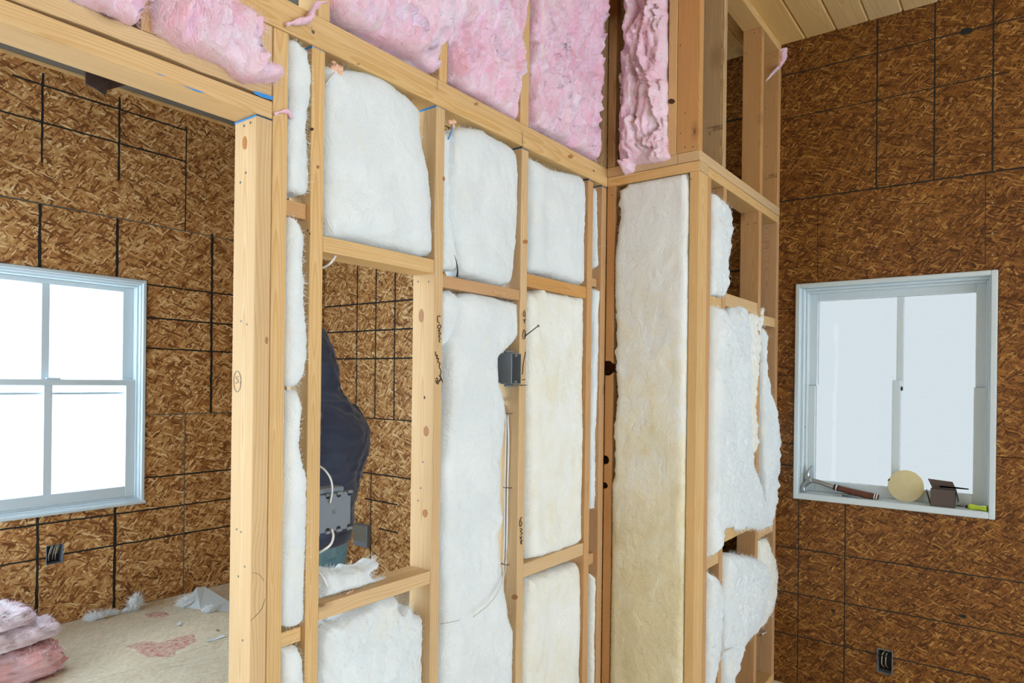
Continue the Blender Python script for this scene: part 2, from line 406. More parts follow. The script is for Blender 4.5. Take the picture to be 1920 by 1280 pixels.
OUT_L = (1.585, 1.678, .372, .487)      # outlet cut-outs
OUT_R = (.470, .536, .165, .278)
SHEETS_X = [-1.24, -.02, 1.2, 2.42]
wall_far = osb_wall('wall_far', 'strand board wall with black grid lines beyond the door opening', 'Y', YL, XW, XD,
    [(0, 1.25, [-.02, 2.42]), (1.25, 2.515, [-1.24, 1.2]), (2.515, ZF, [-.02, 2.404])], [WIN_L, WIN_L2], 'osb', [OUT_L])
for x in (1.5395, 1.968):
    strip(wall_far, 'Y', YL, x, 2.76, x, 3.29, .014); strip(wall_far, 'Y', YL, x-.005, 2.142, x-.005, 2.515, .018); strip(wall_far, 'Y', YL, x+.002, 0.02, x+.002, .668, .018)
strip(wall_far, 'Y', YL, 2.606, 1.25, 2.600, 2.53, .02)
strip(wall_far, 'Y', YL, 2.404, 2.515, 2.404, 3.24, .009); strip(wall_far, 'Y', YL, 2.42, .02, 2.42, 1.25, .008, 'seam_ink')
strip(wall_far, 'Y', YL, 2.150, 1.25, 2.150, 2.14, .010)
strip(wall_far, 'Y', YL, 1.2, 2.52, 3.5, 2.51, .007, 'seam_ink'); strip(wall_far, 'Y', YL, 2.15, 1.25, 3.5, 1.25, .007, 'seam_ink')
for z, x0, x1 in ((3.215, 1.386, 2.404), (3.00, -.3, 2.404), (2.11, 2.15, 3.55), (1.893, 2.15, 3.55), (1.69, 2.15, 3.55), (.83, 2.15, 3.55), (.62, .6, 3.55), (.42, .6, 1.585), (.418, 1.68, 3.55)):
    strip(wall_far, 'Y', YL, x0, z+.004, x1, z-.004, .0115)
lumber('top_plate', (XW, YL-.012, ZF-.022), (XD, YL-.0005, ZF-.001), 'x', wall_far)

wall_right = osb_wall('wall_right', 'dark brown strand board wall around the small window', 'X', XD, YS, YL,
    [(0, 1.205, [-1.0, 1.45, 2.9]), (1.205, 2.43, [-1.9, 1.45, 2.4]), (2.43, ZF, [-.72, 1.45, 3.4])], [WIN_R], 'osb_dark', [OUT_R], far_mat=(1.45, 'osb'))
for y, z0, z1, w in ((.562, 2.43, 3.25, .007), (.331, 2.43, 3.25, .007), (.116, 2.43, 3.25, .007), (.815, 2.02, 2.43, .003), (.137, 2.02, 2.43, .003), (.887, .02, .93, .005), (.675, .02, .93, .006),
                     (4.23, 1.2, 2.43, .014), (4.012, 1.2, 2.43, .014), (3.80, 1.2, 2.43, .014), (4.043, .05, .80, .012)):
    strip(wall_right, 'X', XD, y, z0, y+.003, z1, w)
for z, y0, y1, w in ((3.066, .99, -.3, .006), (2.846, .99, .06, .005), (2.43, 1.0, -.8, .007), (2.25, .06, -.8, .004), (1.885, 1.0, .92, .004), (1.55, 1.0, .92, .003), (1.1, 1.0, .92, .007), (.685, 1.0, -.3, .006), (.459, 1.0, -.1, .006), (.25, 1.0, .1, .006),
                     (2.10, 4.64, 3.3, .013), (1.886, 4.64, 3.3, .013), (1.668, 4.5, 3.3, .013), (1.203, 4.6, 3.3, .008), (.775, 4.15, 3.3, .012), (.57, 4.12, 3.75, .012), (.36, 3.95, 3.74, .012), (2.9, 1.45, 1.0, .012), (2.1, 1.45, 1.02, .014)):
    strip(wall_right, 'X', XD, y0, z, y1, z-.003, w)
for (u, v) in ((1790, 57), (1846, 290), (1651, 104), (1655, 370), (1861, 380), (1861, 437), (1861, 478), (1655, 484), (1644, 462), (1735, 200), (1501, 92), (1640, 55), (1574, 964), (1717, 980), (1510, 800), (1474, 640)):
    p = onX(u, v, XD); oval('nail_head', p, (0, .0035, 0), (0, 0, .0035), (-1, 0, 0), M['steel'], wall_right, 10)
for (u, v, r) in ((1812, 58, .018), (1562, 1144, .007), (1805, 1155, .011)):
    p = onX(u, v, XD); oval('knot_hole', p, (0, r*1.3, 0), (0, 0, r*.8), (-1, 0, 0), M['sheath'], wall_right, 16, jag=.5)

wall_rear = osb_wall('wall_rear', 'strand board wall with tall daylight openings facing the partition', 'y', YS, XW, XD,
    [(0, 1.22, [0.3]), (1.22, 2.44, [-.9, 1.5]), (2.44, ZF, [.3])], WIN_S, 'osb')
wall_side = osb_wall('wall_side', 'strand board side wall closing both rooms', 'x', XW, YS, YL,
    [(0, 1.22, [-1, 1.44]), (1.22, 2.44, [.2, 2.6]), (2.44, ZF, [-1, 1.44])], [WIN_W], 'osb')

# floor of strand board sheets
floor = empty('floor', (.5, .5, 0), 'dusty strand board subfloor with pink chalk stains', 'floor', kind='structure')
y = YS; r = 0
while y < YL-.01:
    y1 = min(y+1.22, YL) if r else YS+.95
    xs = [XW]+[k for k in np.arange(XW+(.9 if r % 2 else 2.1), XD, 2.44)]+[XD]
    for a, b in zip(xs[:-1], xs[1:]):
        w, h = b-a-.003, y1-y-.003
        o = obj('floor_panel', from_bm('floor_panel', bm_box(bmesh.new(), (-w/2, -h/2, -.018), (w/2, h/2, 0), .001)), M['subfloor'], floor, ((a+b)/2, (y+y1)/2, 0))
    y = y1; r += 1
box('floor_deck', (XW-.13, YS-.13, -.10), (XD+.13, YL+.13, -.0185), M['sheath'], floor)

# ceiling: pine boards over the front room, bare sheet over the far room
ceiling = empty('ceiling', (.5, -1, ZC), 'pine board ceiling above the front room', 'ceiling', kind='structure')
pitch = .1405; YJ = 1.445
bm = bm_box(bmesh.new(), (-(XD-XW)/2, -pitch/2+.0006, 0), ((XD-XW)/2, pitch/2-.0006, .018), .007, 1)
plank_me = from_bm('ceiling_board', bm); plank_me.materials.append(M['plank'])
for i in range(int((YJ-YS)/pitch)+1):
    obj('ceiling_board', plank_me, None, ceiling, ((XD+XW)/2, YJ-pitch*(i+.5), ZC))
box('roof_deck', (XW-.13, YS-.13, ZC+.019), (XD+.13, YJ+.001, ZF+.09), M['sheath'], ceiling)
ceiling2 = empty('ceiling_far', (.5, 3, ZF), 'grey dusty sheet ceiling of the far room', 'ceiling', kind='structure')
M['grey_sheet'] = plain('grey_ceiling_sheet', (.20, .19, .175), .8)
x = XW
for a, b in ((XW, -.4), (-.4, 2.04), (2.04, XD)):
    box('ceiling_sheet', (a+.002, YJ+.002, ZF), (b-.002, YL, ZF+.012), M['grey_sheet'], ceiling2)
box('roof_deck', (XW-.13, YJ+.002, ZF+.013), (XD+.13, YL+.13, ZF+.09), M['sheath'], ceiling2)

# ------------------------------------------------------------------ windows
M['glass'] = NT('window_glass').m
def glass_mat(m, tint):
    t = m.node_tree; t.nodes.clear()
    out = t.nodes.new('ShaderNodeOutputMaterial'); tr = t.nodes.new('ShaderNodeBsdfTransparent'); gl = t.nodes.new('ShaderNodeBsdfGlossy')
    tr.inputs[0].default_value = (*tint, 1); gl.inputs['Roughness'].default_value = .02
    mx = t.nodes.new('ShaderNodeMixShader'); mx.inputs[0].default_value = .012
    t.links.new(tr.outputs[0], mx.inputs[1]); t.links.new(gl.outputs[0], mx.inputs[2]); t.links.new(mx.outputs[0], out.inputs[0])
glass_mat(M['glass'], (.95, .97, .98))
M['glass_dim'] = NT('sky_dimming_glass').m; glass_mat(M['glass_dim'], (.382, .366, .350))  # sky brightness held down by the tint of the panes

def ring(name, plane, lo, hi, z0, z1, wl, wr, wb, wt, d0, d1, c, mat, parent, bevel=.003):
    """rectangular frame of four members; wl at the low end of the axis"""
    bm = bmesh.new(); s = 1
    for a0, a1, b0, b1 in ((lo, lo+wl, z0, z1), (hi-wr, hi, z0, z1), (lo+wl, hi-wr, z0, z0+wb), (lo+wl, hi-wr, z1-wt, z1)):
        if a1-a0 < 1e-5 or b1-b0 < 1e-5: continue
        P = [W(plane, c+d0, a0, b0), W(plane, c+d1, a1, b1)]
        bm_box(bm, [min(k) for k in zip(*P)], [max(k) for k in zip(*P)], bevel)
    ctr = Vector(W(plane, c+(d0+d1)/2, (lo+hi)/2, (z0+z1)/2))
    bmesh.ops.translate(bm, verts=bm.verts, vec=-ctr)
    return obj(name, from_bm(name, bm), mat, parent, ctr)
def wbox(name, plane, c, a0, a1, z0, z1, d0, d1, mat, parent, bevel=.002):
    P = [W(plane, c+d0, a0, z0), W(plane, c+d1, a1, z1)]
    return box(name, [min(k) for k in zip(*P)], [max(k) for k in zip(*P)], mat, parent, bevel)

def hung_window(name, label, x0, x1, z0, z1, zm, mx):
    r = empty(name, (x0/2+x1/2, YL, z0), label, 'window', kind='structure'); V = M['vinyl']
    ring('jamb', 'Y', x0+.002, x1-.002, z0+.002, z1-.002, .022, .022, .022, .022, -.016, .125, YL, V, r)
    ring('casing_stop', 'Y', x0+.022, x1-.022, z0+.022, z1-.022, .012, .012, .014, .016, .004, .12, YL, V, r)
    ring('track', 'Y', x0+.033, x1-.033, z0+.035, z1-.037, .014, .014, .012, .014, .028, .115, YL, V, r)
    xi0, xi1, zi0, zi1 = x0+.046, x1-.046, z0+.046, z1-.050
    # upper sash, outer track
    up = ring('upper_sash', 'Y', xi0, xi1, zm-.02, zi1, .066, .066, .040, .034, .075, .105, YL, V, r)
    wbox('muntin', 'Y', YL, mx-.022, mx+.022, zm+.02, zi1-.034, .080, .100, V, up)
    for a, b in ((xi0+.06, mx-.02), (mx+.02, xi1-.06)): wbox('pane', 'Y', YL, a, b, zm+.018, zi1-.03, .088, .092, M['glass'], up, 0)
    lo = ring('lower_sash', 'Y', xi0, xi1, zi0, zm+.02, .058, .058, .070, .038, .035, .068, YL, V, r)
    wbox('muntin', 'Y', YL, mx-.018, mx+.028, zi0+.07, zm-.018, .040, .064, V, lo)
    for a, b in ((xi0+.05, mx-.016), (mx+.026, xi1-.05)): wbox('pane', 'Y', YL, a, b, zi0+.066, zm-.014, .050, .054, M['glass'], lo, 0)
    wbox('meeting_rail_strip', 'Y', YL, xi0+.05, xi1-.05, zm-.075, zm-.060, .076, .090, V, up)  # plain vinyl strip below the meeting rail
    wbox('sash_lock', 'Y', YL, mx-.01, mx+.07, zm+.020, zm+.030, .030, .052, V, lo, .004)
    wbox('sill', 'Y', YL, x0-.004, x1+.004, z0-.003, z0+.018, -.026, .03, V, r, .004)
    return r
w1 = hung_window('window_1', 'white double hung window with four panes beyond the door opening', *WIN_L, 1.462, 1.597)
hung_window('window_3', 'unseen white double hung window along the far wall, enlarged for light', *WIN_L2, 1.462, -.675)

def small_window():
    y0, y1, z0, z1 = WIN_R
    r = empty('window_2', (XD, (y0+y1)/2, z0), 'white square window with tools on its sill in the dark wall', 'window', kind='structure'); V = M['vinyl']
    ring('jamb', 'X', y0+.001, y1-.001, z0+.001, z1-.001, .024, .022, .030, .020, -.018, .13, XD, V, r)
    ring('casing_stop', 'X', y0+.024, y1-.022, z0+.03, z1-.02, .010, .014, .003, .012, .028, .125, XD, V, r)
    ring('track', 'X', y0+.033, y1-.035, z0+.032, z1-.031, .010, .012, .003, .012, .055, .12, XD, V, r)
    a0, a1, b0, b1 = y0+.040, y1-.044, z0+.034, z1-.040
    zm = 1.50
    up = ring('upper_sash', 'X', a0, a1, zm, b1, .042, .040, 0, .040, .088, .118, XD, V, r)
    wbox('muntin', 'X', XD, .455, .482, zm-.02, b1-.04, .092, .114, V, up)
    for a, b in ((a0+.03, .46), (.478, a1-.03)): wbox('pane', 'X', XD, a, b, zm, b1-.03, .100, .104, M['glass_dim'], up, 0)
    lo = ring('lower_sash', 'X', a0, a1, b0, zm, .046, .036, .055, 0, .070, .100, XD, V, r)
    wbox('muntin', 'X', XD, .462, .496, b0+.055, zm+.03, .074, .097, V, lo)
    for a, b in ((a0+.035, .468), (.492, a1-.03)): wbox('pane', 'X', XD, a, b, b0+.045, zm, .082, .086, M['glass_dim'], lo, 0)
    return r
w2 = small_window()

# ------------------------------------------------------------------ partition framing
wp = empty('wall_partition', (1.2, YA, 0), 'open stud partition with door opening and white insulation', 'wall', kind='structure')
Y0, Y1 = YA, YA+TD
S = {}   # stud name -> (x0, x1)
def stud(key, x0, x1, z0, z1, mat='stud', y0=Y0, y1=Y1, name='stud', parent=None, lean=0):
    S[key] = (x0, x1); return lumber(name, (x0, y0, z0), (x1, y1, z1), 'z', parent or wp, mat, lean)
ZB = .038
OB = {}
lumber('bottom_plate', (.885, Y0, 0), (XB, Y1, ZB), 'x', wp)
lumber('bottom_plate', (XW, Y0, 0), (-.045, Y1, ZB), 'x', wp)
OB['jack'] = stud('jack', .885, .926, ZB, 2.101, name='jack_stud')
OB['king'] = stud('king', .9275, .9675, ZB, ZP0, name='king_stud')
stud('jackl', -.09, -.048, ZB, 2.101, name='jack_stud'); stud('kingl', -.132, -.092, ZB, ZP0, name='king_stud')
OB['s2'] = stud('s2', 1.034, 1.073, ZB, ZP0)
OB['s3'] = stud('s3', 1.475, 1.513, ZB, ZP0)
OB['s4'] = stud('s4', 1.907, 1.946, ZB, ZP0)
OB['s5'] = stud('s5', 2.359, 2.397, ZB, ZP0, 'stud_fir')
OB['s6'] = stud('s6', 2.468, 2.508, ZB, ZP0, 'stud_fir')
for x in np.arange(-.58, XW, -.45): stud('w%d' % int(x*100), x, x+.039, ZB, ZP0)
# header of two flat members with a waney gap, cripples above
OB['header'] = lumber('header', (-.09, Y0, 2.1025), (.926, Y1, 2.143), 'x', wp)
OB['header2'] = lumber('header', (-.09, Y0+.002, 2.147), (.926, Y1, 2.187), 'x', wp, wane=.010)
for u0, u1, v in ((266, 289, 40), (486, 511, 120)):
    a, b = xA(u0, v), xA(u1, v); lumber('cripple_stud', (a, Y0+.003, 2.188), (max(b, a+.036), Y1, ZP0), 'z', wp, 'stud_fir' if u0 < 300 else 'stud')
OB['plate'] = lumber('top_plate', (XW, Y0-.003, ZP0), (XB, Y1, ZP1-.0022), 'x', wp)
OB['plate2'] = lumber('top_plate', (XW, Y0+.003, ZP1), (XB+TD, Y1, ZP2), 'x', wp)
def blk(a, b, pts, y0=Y0+.001, y1=Y1, mat='stud', par=None, z=None, name='blocking'):
    """flat blocking between two studs; pts = front edge pixels (top, bottom)"""
    if z is None:
        zs = [(zA(*pts[0])+zA(*pts[1]))/2, (zA(*pts[2])+zA(*pts[3]))/2]; z = (min(zs), max(zs))
    return lumber(name, (S[a][1]+.0006, y0, z[0]), (S[b][0]-.0006, y1, z[1]), 'x', par or wp, mat)
OB['head'] = blk('s2', 's3', [(608, 440), (815, 488), (608, 470), (815, 514)], name='opening_head')
OB['sill'] = blk('s2', 's3', None, z=(.897, .937), name='opening_sill')
blk('king', 's2', [(540, 370), (583, 381), (540, 400), (583, 412)], y0=Y0+.016, mat='stud_fir')
blk('king', 's2', [(528, 1190), (577, 1177), (528, 1218), (577, 1204)], y0=Y0+.016)
blk('s3', 's4', [(832.6, 514), (975.7, 544), (832.6, 536), (975.7, 565)], y0=Y0+.004, mat='stud_fir')
blk('s4', 's5', [(990, 512.5), (1103, 538), (990, 539), (1103, 558)], y0=Y0+.004, mat='stud_fir')
blk('s5', 's6', [(1113, 519), (1124, 521), (1113, 534), (1124, 538)], y0=Y0+.02, mat='stud_fir')
blk('s4', 's5', [(981.7, 1050.7), (1097, 1023), (981.7, 1079), (1097, 1044)], y0=Y0+.003)
blk('s5', 's6', [(1107, 1041), (1120, 1038), (1107, 1062), (1120, 1058)], y0=Y0+.02, mat='stud_fir')

# short return from the partition corner to the closet corner
wb = empty('wall_return', (XB, 1.2, 0), 'narrow return of the partition holding one tall cream batt', 'wall', kind='structure')
lumber('bottom_plate', (XB, YC, 0), (XB+TD, YA, ZB), 'y', wb)
OB['b1'] = lumber('stud', (XB, YA-.0385, ZB), (XB+TD, YA-.0005, ZP0), 'z', wb, 'stud_fir')
OB['b2'] = lumber('corner_post', (XB, YC, ZB), (XB+TD, YC+.038, ZP0), 'z', wb)
OB['plB'] = lumber('top_plate', (XB-.002, YC, ZP0), (XB+TD, YA-.0035, ZP1-.002), 'y', wb)
lumber('top_plate', (XB+.001, YC+TD+.001, ZP1), (XB+TD, YA+.0015, ZP2), 'y', wb)
for (u, v, rr) in ((1139, 690, .032), (1134, 862, .019), (1133, 910, .014)):
    p = onX(u, v, XB); cut(OB['b1'], None, cyl=(Vector((XB+.045, min(float(p[1]), YA-.006), float(p[2]))), (1, 0, 0), rr, .2))

# closet wall, parallel to the partition and nearer
wc = empty('wall_closet', (3.0, YC, 0), 'open closet framing beside the dark wall with loose white batts', 'wall', kind='structure')
lumber('bottom_plate', (XB+TD, YC, 0), (XD, YC+TD, ZB), 'x', wc)
OB['c1'] = stud('c1', XB+TD+.0006, XB+TD+.0386, ZB, ZP0, 'stud_fir', YC, YC+TD, parent=wc)
xc = lambda u, v=600: float(onY(u, v, YC)[0])
def cst(key, u0, z0, z1, mat, par, v=300, w=.038, xmax=None):
    a = xc(u0, v)
    if xmax: a = xmax-w
    return stud(key, a, a+w, z0, z1, mat, YC, YC+TD, parent=par)
OB['c2'] = cst('c2', 1355.5, ZB, ZP0, 'stud_fir', wc, 500)
OB['c3'] = cst('c3', 1423, ZB, ZP0, 'stud_fir', wc, 480)
OB['c4'] = cst('c4', 1456, ZB, ZP0, 'stud_fir', wc, 600, xmax=XD-.001)
lumber('top_plate', (XB+.0005, YC-.002, ZP0+.0002), (XB+TD-.0005, YC-.0005, ZP1), 'x', wc)
lumber('top_plate', (XB+TD+.0005, YC, ZP0), (XD-.001, YC+TD, ZP1-.002), 'x', wc)
lumber('top_plate', (XB+.001, YC-.001, ZP1), (XD-.001, YC+TD, ZP2), 'x', wc)
def blkC(a, b, p0, p1, mat='stud'):
    z = sorted((zC(*p0), zC(*p1))); return lumber('blocking', (S[a][1]+.0006, YC+.004, z[0]), (S[b][0]-.0006, YC+TD, z[1]), 'x', wc, mat)
blkC('c1', 'c2', (1333, 553), (1333, 574)); blkC('c2', 'c3', (1363, 549), (1363, 574)); blkC('c3', 'c4', (1431, 590), (1431, 608))
blkC('c1', 'c2', (1323, 1046), (1323, 1070)); blkC('c2', 'c3', (1354, 998), (1354, 1020)); blkC('c3', 'c4', (1422, 992), (1422, 1012))

wk = empty('wall_closet_back', (3.0, YA+.06, 0), 'strand board closing the back of the closet', 'wall', kind='structure')
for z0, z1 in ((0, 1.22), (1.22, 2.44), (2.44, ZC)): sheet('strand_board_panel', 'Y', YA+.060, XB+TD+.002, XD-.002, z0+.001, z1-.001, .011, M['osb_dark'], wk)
# ------------------------------------------------------------------ upper walls with pink wool
wu = empty('wall_upper', (1.5, YA, ZP2), 'upper stud wall filled with pink insulation above the top plate', 'wall', kind='structure')
ZU0, ZU1 = ZP2+.0006, ZC-.0395
def ust(u0, u1, v, mat='stud', w=None):
    a = xA(u0, v); b = xA(u1, v); return lumber('upper_stud', (a, Y0+.004, ZU0), (max(b, a+.034) if w is None else a+w, Y1, ZU1), 'z', wu, mat)
ust(600, 614, 20); OB['u2'] = ust(826, 838, 120); OB['u3'] = ust(979, 994, 150)
for x in (.55, .1, -.4, -.9, -1.4): lumber('upper_stud', (x, Y0+.004, ZU0), (x+.038, Y1, ZU1), 'z', wu)
OB['u4'] = lumber('upper_stud', (XB-.040, Y0+.002, ZU0), (XB, Y1, ZU1), 'z', wu, 'stud_old')
lumber('top_plate', (XW, Y0, ZC-.039), (XB+TD, Y1, ZC-.0005), 'x', wu)
wur = empty('wall_upper_return', (XB, 1.2, ZP2), 'upper return of the stud wall holding one pink batt', 'wall', kind='structure')
lumber('upper_stud', (XB+.001, YA-.036, ZU0), (XB+TD, YA+.001, ZU1), 'z', wur, 'stud_stain')
yb0 = float(onX(1268, 250, XB)[1]); yb1 = float(onX(1252, 250, XB)[1])
OB['ub'] = lumber('upper_stud', (XB, yb0+.0006, ZU0), (XB+TD, yb1, ZU1), 'z', wur)
lumber('top_plate', (XB, yb0, ZC-.039), (XB+TD, Y0-.001, ZC-.0005), 'y', wur)
wuc = empty('wall_upper_closet', (3.0, YC, ZP2), 'upper closet framing of bare studs below the pine ceiling', 'wall', kind='structure')
OB['uc1'] = lumber('upper_stud', (XB+.002, yb0-.092, ZU0), (XB+.040, yb0-.0006, ZU1), 'z', wuc, 'stud_fir')
YU = YC+.0
OB['uc2'] = lumber('upper_stud', (xc(1357, 150), YU, ZU0), (xc(1357, 150)+.038, YU+TD, ZU1), 'z', wuc, 'stud_old', wane=.006)
OB['uc3'] = lumber('upper_stud', (xc(1427, 220), YU, ZU0), (xc(1427, 220)+.038, YU+TD, ZU1), 'z', wuc, 'stud_fir')
OB['uc4'] = lumber('upper_stud', (XD-.040, YU, ZU0), (XD-.001, YU+TD, ZU1), 'z', wuc, 'stud_fir')
lumber('top_plate', (XB+.041, YU, ZC-.039), (XD-.001, YU+TD, ZC-.0005), 'x', wuc)
# ================================================================== INSULATION
def resample(poly, step, jag, spike=0.0, seed=0):
    P = np.array(poly, float); out = []
    for a, b in zip(P, np.roll(P, -1, 0)):
        n = max(1, int(np.hypot(*(b-a))/step))
        for i in range(n): out.append(a+(b-a)*i/n)
    Q = np.array(out)
    for _ in range(3): Q = (np.roll(Q, 1, 0)+2*Q+np.roll(Q, -1, 0))/4      # ease the corners
    T = np.roll(Q, -1, 0)-np.roll(Q, 1, 0); L = np.hypot(T[:, 0], T[:, 1])+1e-9
    N = np.stack([T[:, 1], -T[:, 0]], 1)/L[:, None]
    A = .5*np.sum(P[:, 0]*np.roll(P[:, 1], -1)-np.roll(P[:, 0], -1)*P[:, 1])
    if A < 0: N = -N
    s = np.cumsum(L)/2
    d = fbm(s*12+seed, 0*s+seed*3.1, 3, seed)*jag*1.3+fbm(s*60+seed, 0*s+1.7, 3, seed+2)*jag*.9
    if spike: d = d+spike*np.maximum(0, vnoise(s*28+seed, 0*s+.3, seed)-.62)*2.4
    return Q+N*d[:, None], N
def inside(pts, poly):
    x, y = pts[:, 0], pts[:, 1]; r = np.zeros(len(pts), bool); n = len(poly)
    for i in range(n):
        (x0, y0), (x1, y1) = poly[i-1], poly[i]
        c = ((y0 > y) != (y1 > y))
        if c.any(): r ^= c & (x < (x1-x0)*(y-y0)/(y1-y0+1e-12)+x0)
    return r
def dist_to(pts, poly):
    d = np.full(len(pts), 1e9)
    for a, b in zip(poly, np.roll(poly, -1, 0)):
        ab = b-a; L = ab@ab+1e-12; t = np.clip(((pts-a)@ab)/L, 0, 1); q = pts-(a+t[:, None]*ab)
        d = np.minimum(d, np.einsum('ij,ij->i', q, q))
    return np.sqrt(d)
_seed = [0]
def wool(name, label, group, mat, plane, c, px, bulge=.028, depth=.058, style='white', res=None, jag=.0028, spike=.006, edge=.05,
         lo=None, hi=None, zlo=None, zhi=None, fib=900, lump=1.0, pts=None, cat='insulation batt'):
    """soft batt: an outline on a wall plane, a pillowed wool face towards the room and a body reaching back into the bay"""
    _seed[0] += 1; sd = _seed[0]
    if res is None: res = .006 if style != 'white' else .0085
    if pts is None:
        P3 = [onY(u, v, c) if plane == 'Y' else onX(u, v, c) for u, v in px]
        P = np.array([(p[0], p[2]) if plane == 'Y' else (p[1], p[2]) for p in P3])
    else: P = np.array(pts, float)
    O, N = resample(P, .006, jag, spike, sd)
    if lo is not None: O[:, 0] = np.maximum(O[:, 0], lo)
    if hi is not None: O[:, 0] = np.minimum(O[:, 0], hi)
    if zlo is not None: O[:, 1] = np.maximum(O[:, 1], zlo)
    if zhi is not None: O[:, 1] = np.minimum(O[:, 1], zhi)
    mn, mx = O.min(0), O.max(0)
    gx = np.arange(mn[0], mx[0], res); gy = np.arange(mn[1], mx[1], res*.9)
    G = np.array([(x+(res/2 if j % 2 else 0), y) for j, y in enumerate(gy) for x in gx])
    G = G+RNG.uniform(-.25, .25, G.shape)*res
    G = G[inside(G, O)]; d = dist_to(G, O); k = d > res*.55; G = G[k]
    V2 = [Vector((float(a), float(b))) for a, b in np.vstack([O, G])]; n = len(O)
    vv, ee, ff, *_ = geometry.delaunay_2d_cdt(V2, [], [list(range(n))], 1, 1e-6)
    V = np.array([(p.x, p.y) for p in vv]); F = [tuple(t) for t in ff]
    d = dist_to(V, O)
    x, y = V[:, 0], V[:, 1]; sx = sd*3.7
    prof = np.sqrt(np.clip(1-(1-np.clip(d/edge, 0, 1))**2, 0, 1))
    if style == 'pink':
        wx = x+.05*fbm(x*6+sx, y*6, 3, sd); wy = y+.08*fbm(x*5, y*5+sx, 3, sd+3)
        r1 = 1-np.abs(fbm(wx*13+sx, wy*4, 4, sd)); r2 = 1-np.abs(fbm(wx*30, wy*11+sx, 3, sd+1))
        h = bulge*prof+prof*lump*(.050*(r1-.75)+.030*(r2-.75)+.020*fbm(x*5+sx, y*4, 2, sd+2)+.014*np.abs(fbm(wx*60, wy*36+sx, 3, sd+4))+.026*(np.mod(2.6*fbm(wx*7+sx*2, wy*3.2, 3, sd+5)+.3*r1, 1.0)-.5)+.004*fbm(x*90, y*60, 2, sd))
    else:
        h = bulge*prof+prof*lump*(.012*fbm(x*5+sx, y*4, 3, sd)+.005*fbm(x*18+sx, y*14, 3, sd+1)+.0022*fbm(x*70, y*70+sx, 3, sd+2))
        if style == 'torn': h = h+prof*(.022*np.abs(fbm(x*14+sx, y*14, 4, sd))+.007*fbm(x*60, y*60, 3, sd+4))
    h = h+.0012*fbm(x*160, y*160, 2, sd)
    nv = len(V); edges = {}
    for t in F:
        for a, b in zip(t, t[1:]+t[:1]): edges[(a, b)] = 1
    rim = [(a, b) for (a, b) in edges if (b, a) not in edges]
    def p3(s, t, off): return (s, c+off, t) if plane == 'Y' else (c+off, s, t)
    base = np.array(p3(float(V[:, 0].mean()), float(V[:, 1].min()), 0.0))
    if plane == 'Y': v3 = np.stack([V[:, 0], c-h, V[:, 1]], 1); vb = np.stack([V[:, 0], np.full(nv, c+depth), V[:, 1]], 1)
    else: v3 = np.stack([c-h, V[:, 0], V[:, 1]], 1); vb = np.stack([np.full(nv, c+depth), V[:, 0], V[:, 1]], 1)
    faces = [t if plane == 'Y' else t[::-1] for t in F]
    used = sorted({a for e in rim for a in e}); bi = {a: nv+i for i, a in enumerate(used)}
    allv = list(v3-base)+list(vb[used]-base)
    for a, b in rim: faces.append((b, a, bi[a], bi[b]) if plane == 'Y' else (a, b, bi[b], bi[a]))
    nb = len(allv); allv.append(vb[used].mean(0)-base)
    for a, b in rim: faces.append((bi[b], bi[a], nb) if plane == 'Y' else (bi[a], bi[b], nb))
    o = obj(name, mesh(name, allv, faces), M[mat], None, base, smooth=True)
    tag(o, label, cat, group)
    # loose fibres standing off the face and the torn edge
    if fib:
        fib = int(fib); vs = []; fs = []
        for q in range(fib):
            if q % 3 < 2:
                i = int(RNG.integers(n)); s, t = O[i]; dirv = np.array([N[i][0], N[i][1]])+RNG.normal(0, .8, 2); out = RNG.uniform(-.2, 1.0); h0 = 0
                s -= N[i][0]*.004; t -= N[i][1]*.004
            else:
                i = int(RNG.integers(nv)); s, t = V[i]; dirv = RNG.normal(0, 1, 2); out = RNG.uniform(.1, .7); h0 = h[i]-.002
            ln = RNG.uniform(.006, .017)*(1.5 if style != 'white' else 1); dirv = dirv/(np.hypot(*dirv)+1e-6)
            a = np.array(p3(s, t, -h0)); dd = np.array(p3(dirv[0], dirv[1], -out))-np.array(p3(0, 0, 0)); dd[1 if plane == 'Y' else 0] = -out
            dd = dd/np.linalg.norm(dd)*ln; bend = RNG.normal(0, .28, 3)*ln; w = RNG.uniform(.0002, .0004)
            sd_ = np.cross(dd, FWD); sd_ = sd_/(np.linalg.norm(sd_)+1e-9)*w
            mid = a+dd*.55+bend; tip = a+dd+bend*.4; k = len(vs)
            vs += [a-sd_-base, a+sd_-base, mid+sd_*.8-base, mid-sd_*.8-base, tip-base]; fs += [(k, k+1, k+2, k+3), (k+3, k+2, k+4)]
        fo = obj('loose_fibres', mesh('loose_fibres', vs, fs), M['pink_fibre' if style == 'pink' else 'white_fibre'], o, base); fo['kind'] = 'stuff'
    return o
